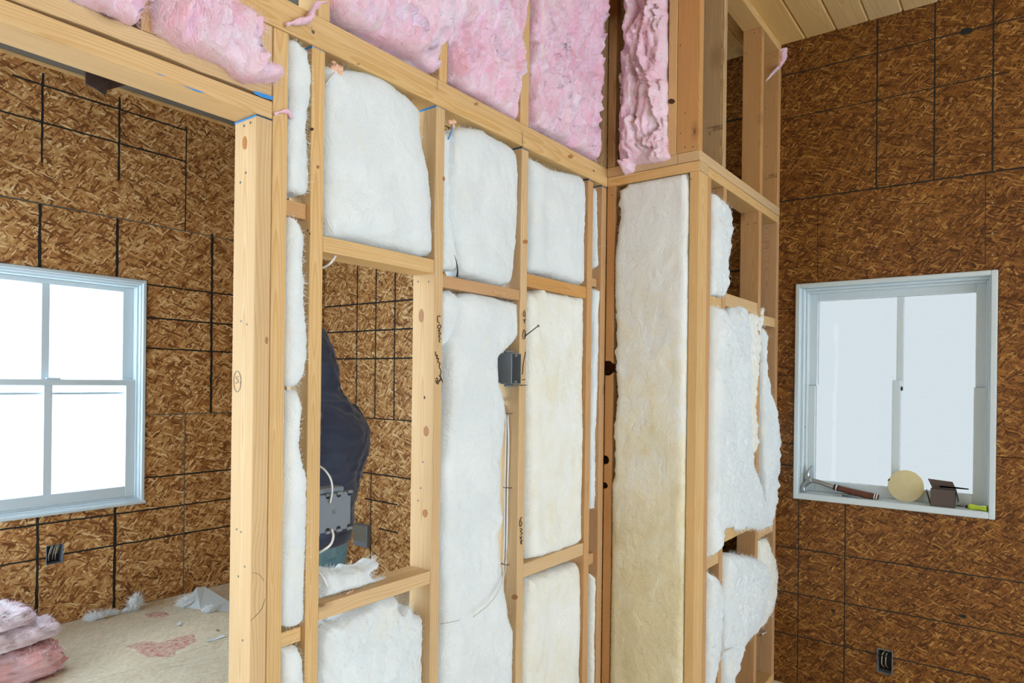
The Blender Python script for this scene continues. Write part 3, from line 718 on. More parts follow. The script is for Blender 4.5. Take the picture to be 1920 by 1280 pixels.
def wool_ball(name, label, group, mat, p, r, fibm='white_fibre', cat='insulation scrap', fib=420, seed=0, strands=(.7, 2.0)):
    """torn tuft resting at p (its lowest point)"""
    bm = bmesh.new(); bmesh.ops.create_icosphere(bm, subdivisions=4, radius=1)
    rr = np.array(r, float)
    for v in bm.verts:
        c = v.co; n = 1+.5*float(fbm(c.x*2.1+seed*5, c.y*2.1+c.z*1.7, 4, seed))+.30*float(fbm(c.x*9+c.z*5, c.y*9+seed+c.z*7, 3, seed))
        v.co = Vector((c.x*rr[0]*n, c.y*rr[1]*n, max(-rr[2]*.9, c.z*rr[2]*n)+rr[2]*.9))
    pts = [v.co.copy() for v in bm.verts]; nr = [v.normal.copy() for v in bm.verts]
    o = obj(name, from_bm(name, bm), M[mat], None, p, smooth=True); tag(o, label, cat, group)
    vs = []; fs = []; mr = float(rr.mean())
    for q in range(fib):
        i = random.randrange(len(pts)); a = pts[i]*.97; d = (a-Vector((0, 0, rr[2]*.8))).normalized()+Vector(RNG.normal(0, .6, 3)); d.z = max(d.z, -.05 if a.z > .01 else .0)
        d = d.normalized()*mr*random.uniform(*strands)*.6; w = d.cross(Vector(FWD)).normalized()*random.uniform(.0004, .0010)
        md = a+d*.5+Vector(RNG.normal(0, .15, 3))*d.length; k = len(vs); md.z = max(md.z, .001); tp = a+d; tp.z = max(tp.z, .001)
        vs += [a-w, a+w, md+w, md-w, tp]; fs += [(k, k+1, k+2, k+3), (k+3, k+2, k+4)]
    fo = obj('loose_fibres', mesh('loose_fibres', vs, fs), M[fibm], o, p); fo['kind'] = 'stuff'
    return o

GW = 'white batts in the stud bays'; GP = 'pink batts in the upper wall'
e = .0006
def bay(a, b): return dict(lo=S[a][1]+e, hi=S[b][0]-e)
CW = YA+.030      # depth of the batt outlines inside the partition bays
# --- bay between king stud and the next stud
B1 = bay('king', 's2')
wool('insulation_batt', 'narrow white batt at the top of the slim bay beside the door post', GW, 'white_wool', 'Y', YA+.008,
     [(540, 74), (574, 92), (578, 120), (581, 150), (578, 185), (574, 215), (574, 250), (577, 290), (578, 345), (572, 366), (540, 356)], .016, .075, edge=.028, zhi=ZP0, **B1)
wool('insulation_batt', 'narrow white batt in the slim bay beside the door post, torn off above its middle', GW, 'white_wool', 'Y', YA+.008,
     [(538, 404), (556, 412), (565, 440), (566, 500), (568, 560), (573, 620), (574, 670), (570, 700), (557, 722), (545, 728), (532, 720), (530, 560)], .018, .075, edge=.028, **B1)
wool('insulation_batt', 'long bulging white batt low in the slim bay beside the door post', GW, 'white_wool', 'Y', YA+.008,
     [(532, 732), (556, 730), (562, 770), (560, 830), (566, 880), (576, 940), (590, 985), (594, 1020), (588, 1060), (587, 1110), (578, 1152), (560, 1172), (540, 1176), (526, 1170), (527, 950)], .022, .075, edge=.03, zlo=.68, **B1)
wool('insulation_batt', 'white batt scrap below the lowest block beside the door post', GW, 'white_wool', 'Y', YA+.008,
     [(527, 1214), (552, 1212), (560, 1230), (566, 1258), (562, 1300), (564, 1800), (524, 1820)], .016, .075, edge=.028, zlo=.04, zhi=.855, **B1)
# --- wide bay with the framed opening
B2 = bay('s2', 's3')
wool('insulation_batt', 'square white batt filling the space above the framed opening', GW, 'white_wool', 'Y', CW,
     [(600, 122), (640, 130), (680, 134), (715, 150), (735, 165), (755, 182), (778, 205), (781, 240), (787, 285), (795, 320), (800, 360), (806, 400), (815, 430), (818, 465), (800, 482), (775, 484), (740, 470), (690, 460), (640, 450), (600, 442)], .045, .052, edge=.07, lump=1.2, fib=1500, zlo=.0, **B2)
wool('insulation_batt', 'torn white batt below the sill of the framed opening', GW, 'white_wool', 'Y', CW+.012,
     [(596, 1175), (618, 1172), (650, 1152), (690, 1132), (722, 1116), (738, 1117), (741, 1140), (752, 1150), (764, 1138), (772, 1148), (786, 1152), (800, 1175), (796, 1195), (803, 1225), (800, 1260), (806, 1300), (806, 1680), (592, 1800)], .030, .045, 'torn', spike=.02, jag=.005, edge=.05, lump=1.6, fib=2200, zlo=.04, zhi=.894, **B2)
# --- third bay
B3 = bay('s3', 's4')
wool('insulation_batt', 'white batt in the bay above the grey outlet box, over its blocking', GW, 'white_wool', 'Y', CW,
     [(838, 262), (845, 245), (862, 238), (890, 243), (925, 262), (952, 278), (962, 292), (964, 340), (965, 400), (960, 470), (955, 520), (948, 535), (930, 538), (895, 526), (860, 516), (852, 470), (842, 420), (836, 400)], .040, .052, edge=.055, fib=1100, **B3)
wool('insulation_scrap', 'thin white flap tucked beside the stud above the blocking', GW, 'white_wool', 'Y', CW-.004,
     [(826, 250), (842, 250), (840, 400), (848, 440), (855, 480), (853, 508), (826, 505)], .014, .05, edge=.03, fib=200, **B3)
wool('insulation_batt', 'tall white batt behind the grey outlet box and its cable', GW, 'white_wool', 'Y', CW,
     [(850, 556), (866, 549), (900, 553), (940, 562), (968, 570), (976, 590), (972, 612), (960, 635), (945, 655), (926, 672), (926, 720), (936, 745), (940, 780), (936, 830), (930, 860), (930, 905), (932, 950), (935, 975), (928, 1000), (932, 1060), (938, 1110), (945, 1150), (958, 1185), (962, 1215), (958, 1260), (952, 1300), (950, 1580), (812, 1680), (820, 900), (835, 640), (850, 600)], .042, .052, edge=.055, fib=2200, zlo=.04, lump=1.3, **B3)
wool('insulation_scrap', 'small white flap under the blocking beside the stud marked with pen', GW, 'white_wool', 'Y', CW-.006,
     [(826, 548), (842, 545), (858, 556), (860, 575), (854, 605), (844, 630), (833, 645), (824, 650)], .016, .05, edge=.03, fib=260, **B3)
# --- fourth bay
B4 = bay('s4', 's5')
wool('insulation_batt', 'short white batt at the top of the bay next to the corner', GW, 'white_wool', 'Y', CW,
     [(986, 298), (1005, 305), (1030, 318), (1060, 325), (1082, 330), (1096, 350), (1102, 385), (1101, 420), (1104, 460), (1106, 500), (1098, 525), (1085, 534), (1060, 528), (1020, 515), (986, 508)], .036, .052, edge=.055, fib=1000, **B4)
wool('insulation_batt', 'white batt in the bay next to the corner, between its two blocks', GW, 'pale_wool', 'Y', CW,
     [(983, 548), (1005, 547), (1012, 532), (1018, 546), (1050, 552), (1085, 558), (1106, 568), (1108, 640), (1104, 700), (1098, 740), (1098, 830), (1094, 900), (1090, 960), (1088, 1005), (1075, 1020), (1050, 1030), (1020, 1040), (984, 1048), (980, 800)], .034, .052, edge=.055, fib=1500, **B4)
wool('insulation_batt', 'cream white batt at the foot of the bay next to the corner', GW, 'pale_wool', 'Y', CW,
     [(982, 1084), (1010, 1076), (1050, 1062), (1078, 1054), (1084, 1075), (1082, 1120), (1090, 1170), (1086, 1220), (1092, 1260), (1088, 1500), (973, 1560), (976, 1200)], .032, .052, edge=.05, fib=900, zlo=.04, **B4)
# --- slim bay in the corner
B5 = bay('s5', 's6')
wool('insulation_scrap', 'sliver of white batt at the top of the corner bay', GW, 'white_wool', 'Y', CW,
     [(1111, 352), (1124, 358), (1122, 390), (1123, 430), (1120, 470), (1116, 500), (1109, 505)], .018, .05, edge=.02, spike=.002, jag=.002, fib=300, **B5)
wool('insulation_scrap', 'sliver of white batt in the middle of the corner bay', GW, 'white_wool', 'Y', CW-.012,
     [(1110, 540), (1131, 549), (1126, 600), (1121, 660), (1118, 720), (1116, 770), (1120, 800), (1115, 860), (1122, 940), (1116, 952), (1106, 955), (1106, 800)], .016, .06, edge=.02, spike=.002, jag=.002, fib=300, **B5)
wool('insulation_scrap', 'sliver of white batt at the foot of the corner bay', GW, 'pale_wool', 'Y', CW-.01,
     [(1106, 1074), (1113, 1082), (1118, 1130), (1114, 1160), (1120, 1215), (1117, 1262), (1112, 1460), (1100, 1460)], .018, .05, edge=.02, spike=.002, jag=.002, fib=240, zlo=.04, **B5)
# --- tall batt of the return
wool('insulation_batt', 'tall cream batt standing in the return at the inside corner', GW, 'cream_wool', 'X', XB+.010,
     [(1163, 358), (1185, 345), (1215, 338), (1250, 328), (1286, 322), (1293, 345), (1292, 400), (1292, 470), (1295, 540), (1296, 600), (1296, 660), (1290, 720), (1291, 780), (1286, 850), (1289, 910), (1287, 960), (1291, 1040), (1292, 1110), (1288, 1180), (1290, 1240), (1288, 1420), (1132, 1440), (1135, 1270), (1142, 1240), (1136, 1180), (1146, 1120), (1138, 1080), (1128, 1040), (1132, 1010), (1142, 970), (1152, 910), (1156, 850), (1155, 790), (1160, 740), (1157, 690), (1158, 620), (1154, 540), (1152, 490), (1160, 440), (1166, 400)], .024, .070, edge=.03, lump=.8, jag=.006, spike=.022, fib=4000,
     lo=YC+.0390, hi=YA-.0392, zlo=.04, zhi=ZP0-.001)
# --- closet bays
CC = YC+.028
C1 = bay('c1', 'c2'); C2 = bay('c2', 'c3'); C3 = bay('c3', 'c4')
wool('insulation_batt', 'white batt at the top of the closet framing beside the corner post', GW, 'white_wool', 'Y', YC+.004,
     [(1333, 362), (1350, 376), (1366, 392), (1367, 430), (1365, 470), (1360, 500), (1362, 540), (1352, 556), (1332, 552)], .022, .082, 'torn', edge=.05, spike=.01, fib=900, lo=S['c1'][1]+e)
wool('insulation_batt', 'long white batt in the closet bay beside the corner post', GW, 'white_wool', 'Y', YC+.000,
     [(1329, 572), (1350, 578), (1361, 600), (1358, 640), (1355, 680), (1364, 720), (1367, 790), (1364, 850), (1358, 920), (1350, 990), (1340, 1030), (1324, 1045), (1324, 800)], .034, .085, 'torn', edge=.045, fib=1300, lo=S['c1'][1]+e)
wool('insulation_batt', 'white batt at the foot of the closet bay beside the corner post', GW, 'white_wool', 'Y', YC+.006,
     [(1323, 1072), (1334, 1078), (1344, 1100), (1350, 1130), (1346, 1190), (1340, 1250), (1332, 1290), (1326, 1380), (1320, 1380)], .026, .07, 'torn', edge=.04, fib=600, lo=S['c1'][1]+e, zlo=.04)
wool('insulation_batt', 'long white batt hanging down to the lower block in the middle closet bay', GW, 'white_wool', 'Y', YC+.014,
     [(1364, 576), (1380, 572), (1398, 578), (1402, 620), (1404, 700), (1402, 760), (1406, 840), (1412, 880), (1418, 930), (1418, 980), (1395, 986), (1350, 994), (1354, 960), (1358, 900), (1362, 800), (1364, 700)], .020, .056, 'torn', edge=.05, jag=.004, spike=.012, lump=1.0, fib=1800, lo=S['c2'][1]+e, hi=S['c3'][0]-e)
wool('insulation_scrap', 'ragged tongue of white wool lapping over the middle closet stud', GW, 'white_wool', 'Y', YC-.001,
     [(1396, 862), (1408, 872), (1416, 892), (1426, 912), (1432, 945), (1450, 968), (1447, 984), (1426, 992), (1396, 990), (1376, 994), (1378, 950), (1386, 900)], .011, .0005, 'torn', edge=.022, jag=.004, spike=.016, lump=.5, fib=1200, hi=XD-.10)
wool('insulation_scrap', 'ragged strip of white wool hanging past the middle closet stud', GW, 'pale_wool', 'Y', YC+.012,
     [(1404, 586), (1420, 590), (1432, 576), (1430, 600), (1424, 622), (1420, 660), (1416, 720), (1414, 790), (1418, 830), (1406, 860), (1402, 800), (1403, 700)], .016, .07, 'torn', edge=.04, jag=.004, spike=.012, fib=800, lo=S['c2'][1]+e)
wool('insulation_batt', 'ragged white batt curling out of the closet bay against the dark wall', GW, 'white_wool', 'Y', YC-.006,
     [(1430, 612), (1436, 630), (1434, 680), (1440, 730), (1452, 760), (1458, 800), (1463, 838), (1470, 848), (1458, 852), (1456, 900), (1450, 960), (1444, 985), (1436, 940), (1430, 880), (1428, 800), (1429, 700)], .016, .08, 'torn', edge=.05, jag=.004, spike=.016, fib=900, lo=S['c3'][1]-.03, hi=XD-.004)
wool('insulation_batt', 'slumped white batt with a flat top in the middle closet bay', GW, 'white_wool', 'Y', YC-.004,
     [(1352, 1042), (1366, 1038), (1395, 1042), (1420, 1048), (1433, 1058), (1430, 1100), (1424, 1150), (1412, 1185), (1390, 1210), (1380, 1240), (1368, 1270), (1374, 1300), (1370, 1420), (1346, 1420), (1350, 1200)], .030, .095, 'torn', edge=.06, lump=1.2, fib=1500, zlo=.04, lo=S['c2'][1]+e)
wool('insulation_batt', 'bulging white batt low in the last closet bay against the dark wall', GW, 'pale_wool', 'Y', YC-.004,
     [(1421, 1016), (1436, 1010), (1446, 1040), (1456, 1070), (1457, 1105), (1446, 1145), (1432, 1170), (1418, 1180), (1424, 1100)], .020, .085, 'torn', edge=.05, fib=700, lo=S['c3'][1]+e, hi=XD-.004)
# --- pink wool of the upper walls
CP = YA+.020
wool('pink_batt', 'pink batt scrap above the header, cut off by the short cripple stud', GP, 'pink_wool', 'Y', CP-.03,
     [(120, -160), (150, -8), (175, 6), (205, 18), (225, 26), (245, 48), (256, 44), (264, 30), (266, -10), (262, -160)], .032, .07, 'pink', edge=.04, jag=.005, spike=.01, fib=500, zhi=ZP0-.002)
wool('pink_batt', 'pink batt sagging over the door header with a tongue to the post', GP, 'pink_wool', 'Y', CP-.035,
     [(286, -160), (286, 20), (288, 55), (315, 72), (345, 90), (380, 108), (415, 118), (450, 142), (480, 150), (515, 154), (525, 146), (518, 126), (495, 115), (480, 100), (486, 70), (484, 30), (470, 10), (440, -6), (430, -160)], .042, .075, 'pink', edge=.06, jag=.006, spike=.012, lump=1.3, fib=1500, zhi=ZP0-.002)
wool('pink_batt', 'broad pink batt above the plate over the framed opening', GP, 'pink_wool', 'Y', CP-.01,
     [(616, -520), (616, 8), (640, 42), (680, 62), (720, 78), (755, 98), (790, 116), (812, 138), (815, 110), (826, 90), (834, 60), (838, 20), (838, -520)], .045, .060, 'pink', edge=.05, jag=.005, lump=1.2, fib=2200, zlo=ZP2+.001, zhi=ZU1-.002)
wool('pink_batt', 'pale pink batt above the plate between two upper studs', GP, 'pink_wool', 'Y', YA+.016,
     [(839, -520), (838, 40), (840, 150), (862, 168), (880, 175), (900, 188), (925, 198), (945, 212), (965, 224), (972, 214), (968, 190), (975, 160), (973, 110), (982, 80), (978, 30), (984, -520)], .045, .060, 'pink', edge=.05, jag=.005, lump=1.2, fib=2200, hi=xA(979, 150)-.002, zlo=ZP2+.001, zhi=ZU1-.002)
wool('pink_batt', 'deep pink crumpled batt in the upper wall beside the corner', GP, 'pink_wool', 'Y', YA+.028,
     [(996, -520), (994, 100), (993, 236), (1020, 250), (1050, 262), (1070, 278), (1095, 290), (1120, 302), (1144, 312), (1146, 290), (1138, 240), (1136, 200), (1144, 165), (1155, 155), (1160, 130), (1155, 100), (1158, 60), (1152, 20), (1150, -520)], .036, .058, 'pink', edge=.05, jag=.006, lump=1.2, fib=2000, lo=xA(994, 150)+.002, zlo=ZP2+.001, zhi=ZU1-.002, hi=XB-.055)
wool('pink_batt', 'pink batt of the upper return with its foot hanging over the plate', GP, 'pink_wool', 'X', XB-.005,
     [(1172, -520), (1176, 40), (1170, 120), (1168, 200), (1163, 280), (1166, 305), (1172, 328), (1188, 322), (1192, 308), (1215, 306), (1235, 302), (1257, 298), (1252, 280), (1250, 200), (1250, 100), (1252, -520)], .040, .075, 'pink', edge=.045, jag=.005, lump=1.3, fib=1500, hi=YA-.041, zhi=ZU1-.002)
# ================================================================== MARKS, NAILS AND KNOTS ON THE FRAMING
def zc(px, org, s): return [[(org[0]+a/s, org[1]+b/s) for a, b in st] for st in px]
def faceY(Y): return lambda u, v: (onY(u, v, Y), (0, -1, 0))
def faceX(X): return lambda u, v: (onX(u, v, X), (-1, 0, 0))
def pen(strokes, place, w, parent, name='pen_mark', mat='ink'): return ribbon_strokes(name, strokes, place, w, M[mat], parent)
Z5, S5 = (420, 400), 2.977
pen(zc([[(1208, 576), (1196, 572), (1190, 585), (1193, 605), (1203, 612)], [(1200, 620), (1192, 630), (1196, 642), (1206, 640), (1208, 626), (1200, 620)],
        [(1194, 652), (1206, 650), (1195, 660), (1208, 664)], [(1194, 672), (1208, 670), (1200, 682), (1194, 684), (1206, 690)], [(1196, 694), (1206, 700), (1199, 708), (1204, 720)],
        [(1178, 770), (1182, 795), (1190, 790), (1186, 810), (1196, 808), (1192, 830), (1204, 834), (1200, 856), (1210, 880), (1206, 905), (1216, 930), (1218, 945)],
        [(1180, 925), (1190, 918), (1188, 950), (1180, 930)], [(1192, 935), (1215, 930)], [(1196, 905), (1208, 915), (1192, 955)]], Z5, S5), faceY(YA), 1.5, OB['s3'])['label'] = 'black handwriting running down the stud'
pen(zc([[(546, 540), (537, 565), (547, 575), (549, 550)], [(538, 590), (545, 602), (549, 585), (543, 615)], [(540, 650), (535, 680), (540, 700), (549, 690), (547, 655), (540, 650)],
        [(551, 772), (538, 840), (533, 900)], [(530, 930), (549, 925)], [(520, 960), (550, 958)]], (800, 400), 2.977), faceY(YA), 1.4, OB['s4'])
pen(zc([[(505, 395), (495, 420), (497, 445), (507, 430), (500, 415)], [(495, 455), (508, 462), (498, 472), (509, 480), (500, 492)], [(495, 500), (507, 512)], [(508, 498), (496, 512)],
        [(500, 515), (509, 522), (500, 532), (506, 540), (498, 520)]], (800, 830), 2.845), faceY(YA), 1.6, OB['s4'])
ell = [(75+20*math.cos(a), 938+58*math.sin(a)) for a in np.linspace(0, 6.5, 22)]
M['pencil_grey'] = plain('pencil_graphite', (.25, .19, .13), .6)
pen(zc([ell, [(85, 908), (68, 915), (80, 935), (66, 950)]], Z5, S5), faceX(S['jack'][0]), 1.0, OB['jack'], 'pencil_mark', 'pencil_grey')
pen(zc([[(150, 692), (185, 700), (212, 735)], [(218, 830), (200, 885), (165, 925), (140, 948)]], (420, 830), 2.844), faceY(YA), .9, OB['jack'], 'pencil_mark', 'pencil_grey')
for u, v0, v1, p in ((820, 150, 170, 'plate2'), (979, 245, 275, 'plate'), (584, 50, 60, 'plate')):
    pen([[(u, v0), (u+.5, v1)]], faceY(YA-.003), .9, OB[p], 'pencil_mark', 'pencil_grey')

def blue(key, dep0, dep1, h=.006):
    """chalk-blue line around the head of a stud"""
    x0, x1 = S[key]; zt = ZP0
    bx = box('blue_mark', (x0-.0007, Y0+dep0, zt-h), (x0, Y0+dep1, zt-.0005), M['blue'], OB[key]); bx['label'] = 'blue chalk line at the stud head'
    box('blue_mark', (x0, Y0-.0007, zt-h*.55), (x1, Y0, zt-.004), M['blue'], OB[key])
for k in ('s2', 's3'): blue(k, .0, .07)
M['blue_dark'] = plain('dark_blue_chalk', (.03, .07, .14), .8)
for k in ('s4', 's5', 's6'):
    x0, x1 = S[k]; box('blue_mark', (x0-.0007, Y0, ZP0-.006), (x0, Y1-.02, ZP0-.0005), M['blue_dark'], OB[k]); box('blue_mark', (x0, Y0-.0007, ZP0-.007), (x1, Y0, ZP0-.004), M['blue_dark'], OB[k])
x0, x1 = S['jack']; box('blue_mark', (x0-.0007, Y0, 2.0965), (x0, Y1, 2.1005), M['blue'], OB['jack'])
box('blue_mark', (x0, Y0-.0007, 2.098), (x1, Y0, 2.1005), M['blue_dark'], OB['jack'])
pb = [onY(u, v, YA-.0006) for u, v in ((477, 170), (512, 181), (511, 188), (490, 182), (476, 175))]; b0 = pb[0].copy()
o = obj('blue_mark', mesh('blue_mark', [p-b0 for p in pb], [(0, 1, 2, 3, 4)]), M['blue'], OB['header2'], b0); o['label'] = 'smear of bright blue chalk on the header'
for q in (((290, 136), (312, 143), (300, 141)), ((335, 157), (385, 174), (372, 173))):
    pb = [onY(u, v, YA-.0008) for u, v in q]; b0 = pb[0].copy()
    obj('blue_mark', mesh('blue_mark', [p-b0 for p in pb], [(0, 1, 2)]), M['blue'], OB['header'], b0)

M['knot'] = wood('knot_wood', (.50, .24, .10), (.28, .11, .04), rings=500, knots=.01)
M['knot_dark'] = plain('dark_knot', (.08, .032, .012), .6)
def knot(u, v, ru, rv, key, plane, c, mat='knot'):
    p = onY(u, v, c) if plane == 'Y' else onX(u, v, c)
    q = onY(u+ru, v, c) if plane == 'Y' else onX(u+ru, v, c); w = onY(u, v+rv, c) if plane == 'Y' else onX(u, v+rv, c)
    n = (0, -1, 0) if plane == 'Y' else (-1, 0, 0)
    return oval('knot', p, q-p, w-p, n, M[mat], OB[key], 18, .0006, .1)
sx3 = S['s3'][0]; sxj = S['jack'][0]
knot(459, 268, 4.5, 13, 'jack', 'X', sxj)
for v, r in ((592, 13), (808, 10)): knot(790 if v < 700 else 799, v, 5, r, 's3', 'X', sx3)
knot(796, 745, 1.6, 3, 's3', 'X', sx3, 'knot_dark'); knot(797, 962, 5, 8, 's3', 'X', sx3)
knot(584.5, 242, 4, 3, 's2', 'Y', YA, 'knot_dark'); knot(596, 313, 3, 3.5, 's2', 'Y', YA); knot(1259, 190, 6.5, 5, 'ub', 'X', XB, 'knot_dark')
knot(832, 335, 2.5, 4.5, 's3', 'Y', YA); knot(500, 638, 3, 7, 'jack', 'Y', YA); knot(965, 1119, 6, 5, 's4', 'X', S['s4'][0]); knot(985, 453, 5, 4, 's4', 'Y', YA)
knot(893, 195, 4, 3.5, 'plate2', 'Y', YA+.002); knot(1070, 293, 5, 4, 'plate2', 'Y', YA+.002); knot(672, 120, 3, 2, 'plate', 'Y', YA-.003)
def nail(u, v, key, plane, c, r=.0032):
    p = onY(u, v, c) if plane == 'Y' else onX(u, v, c)
    n = (0, -1, 0) if plane == 'Y' else (-1, 0, 0)
    return oval('nail_head', p, (r, 0, 0) if plane == 'Y' else (0, r, 0), (0, 0, r), n, M['iron'], OB[key], 8, .001, 0)
for u, v in ((458, 236), (470, 230), (461, 324), (451, 342)): nail(u, v, 'jack', 'X', sxj)
for u, v in ((452, 602), (463, 608), (444, 992), (452, 997), (459, 1062), (447, 1080), (455, 1200)): nail(u, v, 'jack', 'X', sxj, .0025)
for u, v in ((784, 528), (804, 528), (793, 866), (789, 915), (784, 938)): nail(u, v, 's3', 'X', sx3)
for u, v in ((587, 60), (1113, 320)): nail(u, v, 'plate', 'Y', YA-.003, .005)
for u, v in ((1276, 85), (1276, 250), (1284, 276), (1299, 275), (1285, 212)): nail(u, v, 'uc1', 'X', XB+.002)
for u, v in ((1393, 60), (1414, 62), (1399, 100), (1412, 360)): nail(u, v, 'uc3', 'X', xc(1427, 220))
for u, v in ((1435, 203), (1438, 275), (1446, 385), (1452, 105)): nail(u, v, 'uc4', 'X', XD-.040)
for u, v in ((1402, 420), (1417, 418)): nail(u, v, 'c3', 'X', S['c3'][0])
for u, v in ((577, 432), (581, 438), (569, 443)): nail(u, v, 's2', 'X', S['s2'][0])
for u, v in ((1296, 336), (1148, 366)): nail(u, v, 'b2' if u > 1200 else 'b1', 'X', XB)
# grade stamps, printed upside down
def stamp(text, u, v, X, size, parent, flip=True):
    cu = bpy.data.curves.new('grade_stamp', 'FONT'); cu.body = text; cu.size = size; cu.align_x = 'CENTER'; cu.space_line = .8
    t = bpy.data.objects.new('grade_stamp_text', cu); COL.objects.link(t); me = evaluated(t); bpy.data.objects.remove(t)
    o = obj('grade_stamp', me, None); me.materials.clear(); me.materials.append(M['ink'])
    p = onX(u, v, X-.0008); o.location = p; o.rotation_euler = (ROT['X'] @ Matrix.Rotation(math.pi if flip else 0, 4, 'Z')).to_euler()
    attach(o, parent); o['label'] = 'black lumber grade stamp'
Xs = xc(1357, 150)
stamp('KD HT\nS GRN', 1345, 240, Xs, .014, OB['uc2']); stamp('2', 1331, 247, Xs, .020, OB['uc2']); stamp('STAND', 1331, 238, Xs, .007, OB['uc2'])
stamp('KD HT\nS GRN', 1449, 330, XD-.040, .014, OB['uc4']); stamp('2', 1437, 334, XD-.040, .018, OB['uc4'])
# nail standing out of the fourth stud
a = onY(983, 631, YA); b = onY(1009, 611, YA-.055)
nl = tube('bent_nail', [a, b], .0022, M['iron'], OB['s4'], 8, curve=False); nl['label'] = 'long steel nail sticking out of the stud'
d = Vector(b-a).normalized(); tube('bent_nail_head', [Vector(b), Vector(b)+d*.003], .005, M['iron'], OB['s4'], 10, curve=False)

# ================================================================== ELECTRICAL
def obox(name, label, lo, hi, open_side, wall=.003, mat='box_grey', group=None):
    """hollow device box with its mouth on one side ('-y', '-x')"""
    lo = np.array(lo, float); hi = np.array(hi, float); c = (lo+hi)/2
    r = empty(name, (c[0], c[1], lo[2]), label, 'outlet box', group)
    body = box('body', lo, hi, M[mat], None, .003, 2)
    l2, h2 = lo+wall, hi-wall
    if open_side == '-y': l2[1] = lo[1]-.02
    elif open_side == '-x': l2[0] = lo[0]-.02
    cut(body, l2, h2); attach(body, r)
    return r
x1 = S['s4'][0]-.0008
p0 = onY(963, 664, YA-.006); p1 = onY(978, 720, YA-.006)
bx0 = x1-.056; z0, z1 = float(p1[2]), float(p0[2])+.004
r = obox('outlet_box', 'grey plastic outlet box nailed to the stud above the white cable', (bx0, YA-.008, z0), (x1, YA+.068, z1), '-y')
for zz in (z0+.004, z1-.012): box('screw_ear', (x1-.034, YA-.007, zz), (x1-.020, YA+.012, zz+.008), M['box_grey'], r, .002)
for zz in (z1+.0005, z0-.009):
    box('nail_bracket', (bx0+.006, YA+.020, zz), (x1-.004, YA+.030, zz+.008), M['box_grey'], r, .002)
    tube('mounting_nail', [(bx0+.003, YA+.025, zz+.004), (x1-.001, YA+.027, zz+.004)], .0018, M['iron'], r, 6, curve=False)
tube('nail_tip', [(x1-.045, YA-.006, z0-.003), (x1+.042, YA-.004, z0-.003)], .0012, M['iron'], r, 6, curve=False)
# cables running down the fourth stud from that box
def P(u, v, Y): return tuple(onY(u, v, Y))
def PX(u, v): return tuple(onX(u, v, S['s4'][0]-.005))
tube('electrical_cable', [(bx0+.008, YA+.045, z0+.006), P(930, 730, YA+.035), PX(941, 750), PX(946, 768), PX(949, 800), PX(947, 900), PX(946, 1000), PX(944, 1055), PX(943.5, 1100), PX(943, 1142)], .0042, M['cable'], None, 8, 8, .6)
tag(bpy.data.objects['electrical_cable'], 'white cable looping out of the grey outlet box down the stud', 'cable', 'white electrical cables')
o = tube('electrical_cable', [PX(952, 778), PX(953.5, 830), PX(951.5, 920), PX(950.5, 1000), PX(948.5, 1056), P(945, 1075, YA-.010), P(936, 1105, YA-.034), P(918, 1132, YA-.044), P(888, 1156, YA-.048)], .0030, M['cable'], None, 8, 8, .6)
tag(o, 'white cable bending away over the tall batt below the staples', 'cable', 'white electrical cables')
for u, v in ((950, 775), (949, 914), (945, 1058)):
    p = np.array(onX(u, v, S['s4'][0]-.011)); s_ = tube('cable_staple', [p+[.010, .016, 0], p+[0, .013, 0], p+[0, -.013, 0], p+[.010, -.016, 0]], .0014, M['iron'], OB['s4'], 6, curve=False)
for u0, v0, u1, v1 in ((824, 1169, 858, 1163),):
    o = tube('wire', [P(826, 1169, YA-.034), P(845, 1166, YA-.036), P(862, 1162, YA-.037)], .0006, M['iron']); tag(o, 'hair thin dark wire lying across the tall white batt', 'wire')

# multi-gang box seen from behind in the framed opening
x0 = S['s2'][1]+.0008
pz1 = float(onY(625, 925, YA+.03)[2]); pz0 = float(onY(625, 996, YA+.03)[2]); px1 = float(onY(658, 960, YA+.03)[0])
r = empty('gang_box', (x0+.04, YA+.06, pz0), 'wide grey plastic switch box seen from behind in the framed opening', 'outlet box')
box('body', (x0, YA+.030, pz0), (px1, YA+.086, pz1), M['box_grey'], r, .003, 2)
box('top_flange', (x0, YA+.036, pz1), (px1-.018, YA+.08, pz1+.014), M['box_grey'], r, .003)
for i in range(4):
    xx = x0+.012+i*(px1-x0-.018)/3
    for zz, up in ((pz1-.001, 1), (pz0+.001, -1)):
        oval('knockout', (xx, YA+.0296, zz-up*.006), (.007, 0, 0), (0, 0, .005), (0, -1, 0), M['box_dark'], r, 12, .0006, 0)
        box('clamp_tab', (xx-.008, YA+.024, zz-.004), (xx+.008, YA+.032, zz+.004), M['box_grey'], r, .0015)
oval('screw', (x0+(px1-x0)*.55, YA+.0296, (pz0+pz1)/2+.002), (.006, 0, 0), (0, 0, .006), (0, -1, 0), M['steel'], r, 14, .0016, 0)
o = tube('electrical_cable', [P(600, 874, YA+.04), P(610, 882, YA+.02), P(620, 898, YA+.012), P(623, 918, YA+.014), P(619, 942, YA+.026)], .0036, M['cable'], None, 8, 8, .7); tag(o, 'white cable arching into the top of the wide switch box', 'cable', 'white electrical cables')
o = tube('electrical_cable', [P(622, 992, YA+.026), P(625, 1005, YA+.012), P(620, 1020, YA+.008), P(608, 1030, YA+.014), P(598, 1036, YA+.03)], .0036, M['cable'], None, 8, 8, .7); tag(o, 'white cable looping out under the wide switch box', 'cable', 'white electrical cables')
o = tube('electrical_cable', [P(606, 502, YA+.05), P(616, 496, YA+.02), P(624, 488, YA+.012), P(630, 478, YA+.02)], .0034, M['cable'], None, 8, 8, .7); tag(o, 'short white cable end below the head of the framed opening', 'cable', 'white electrical cables')
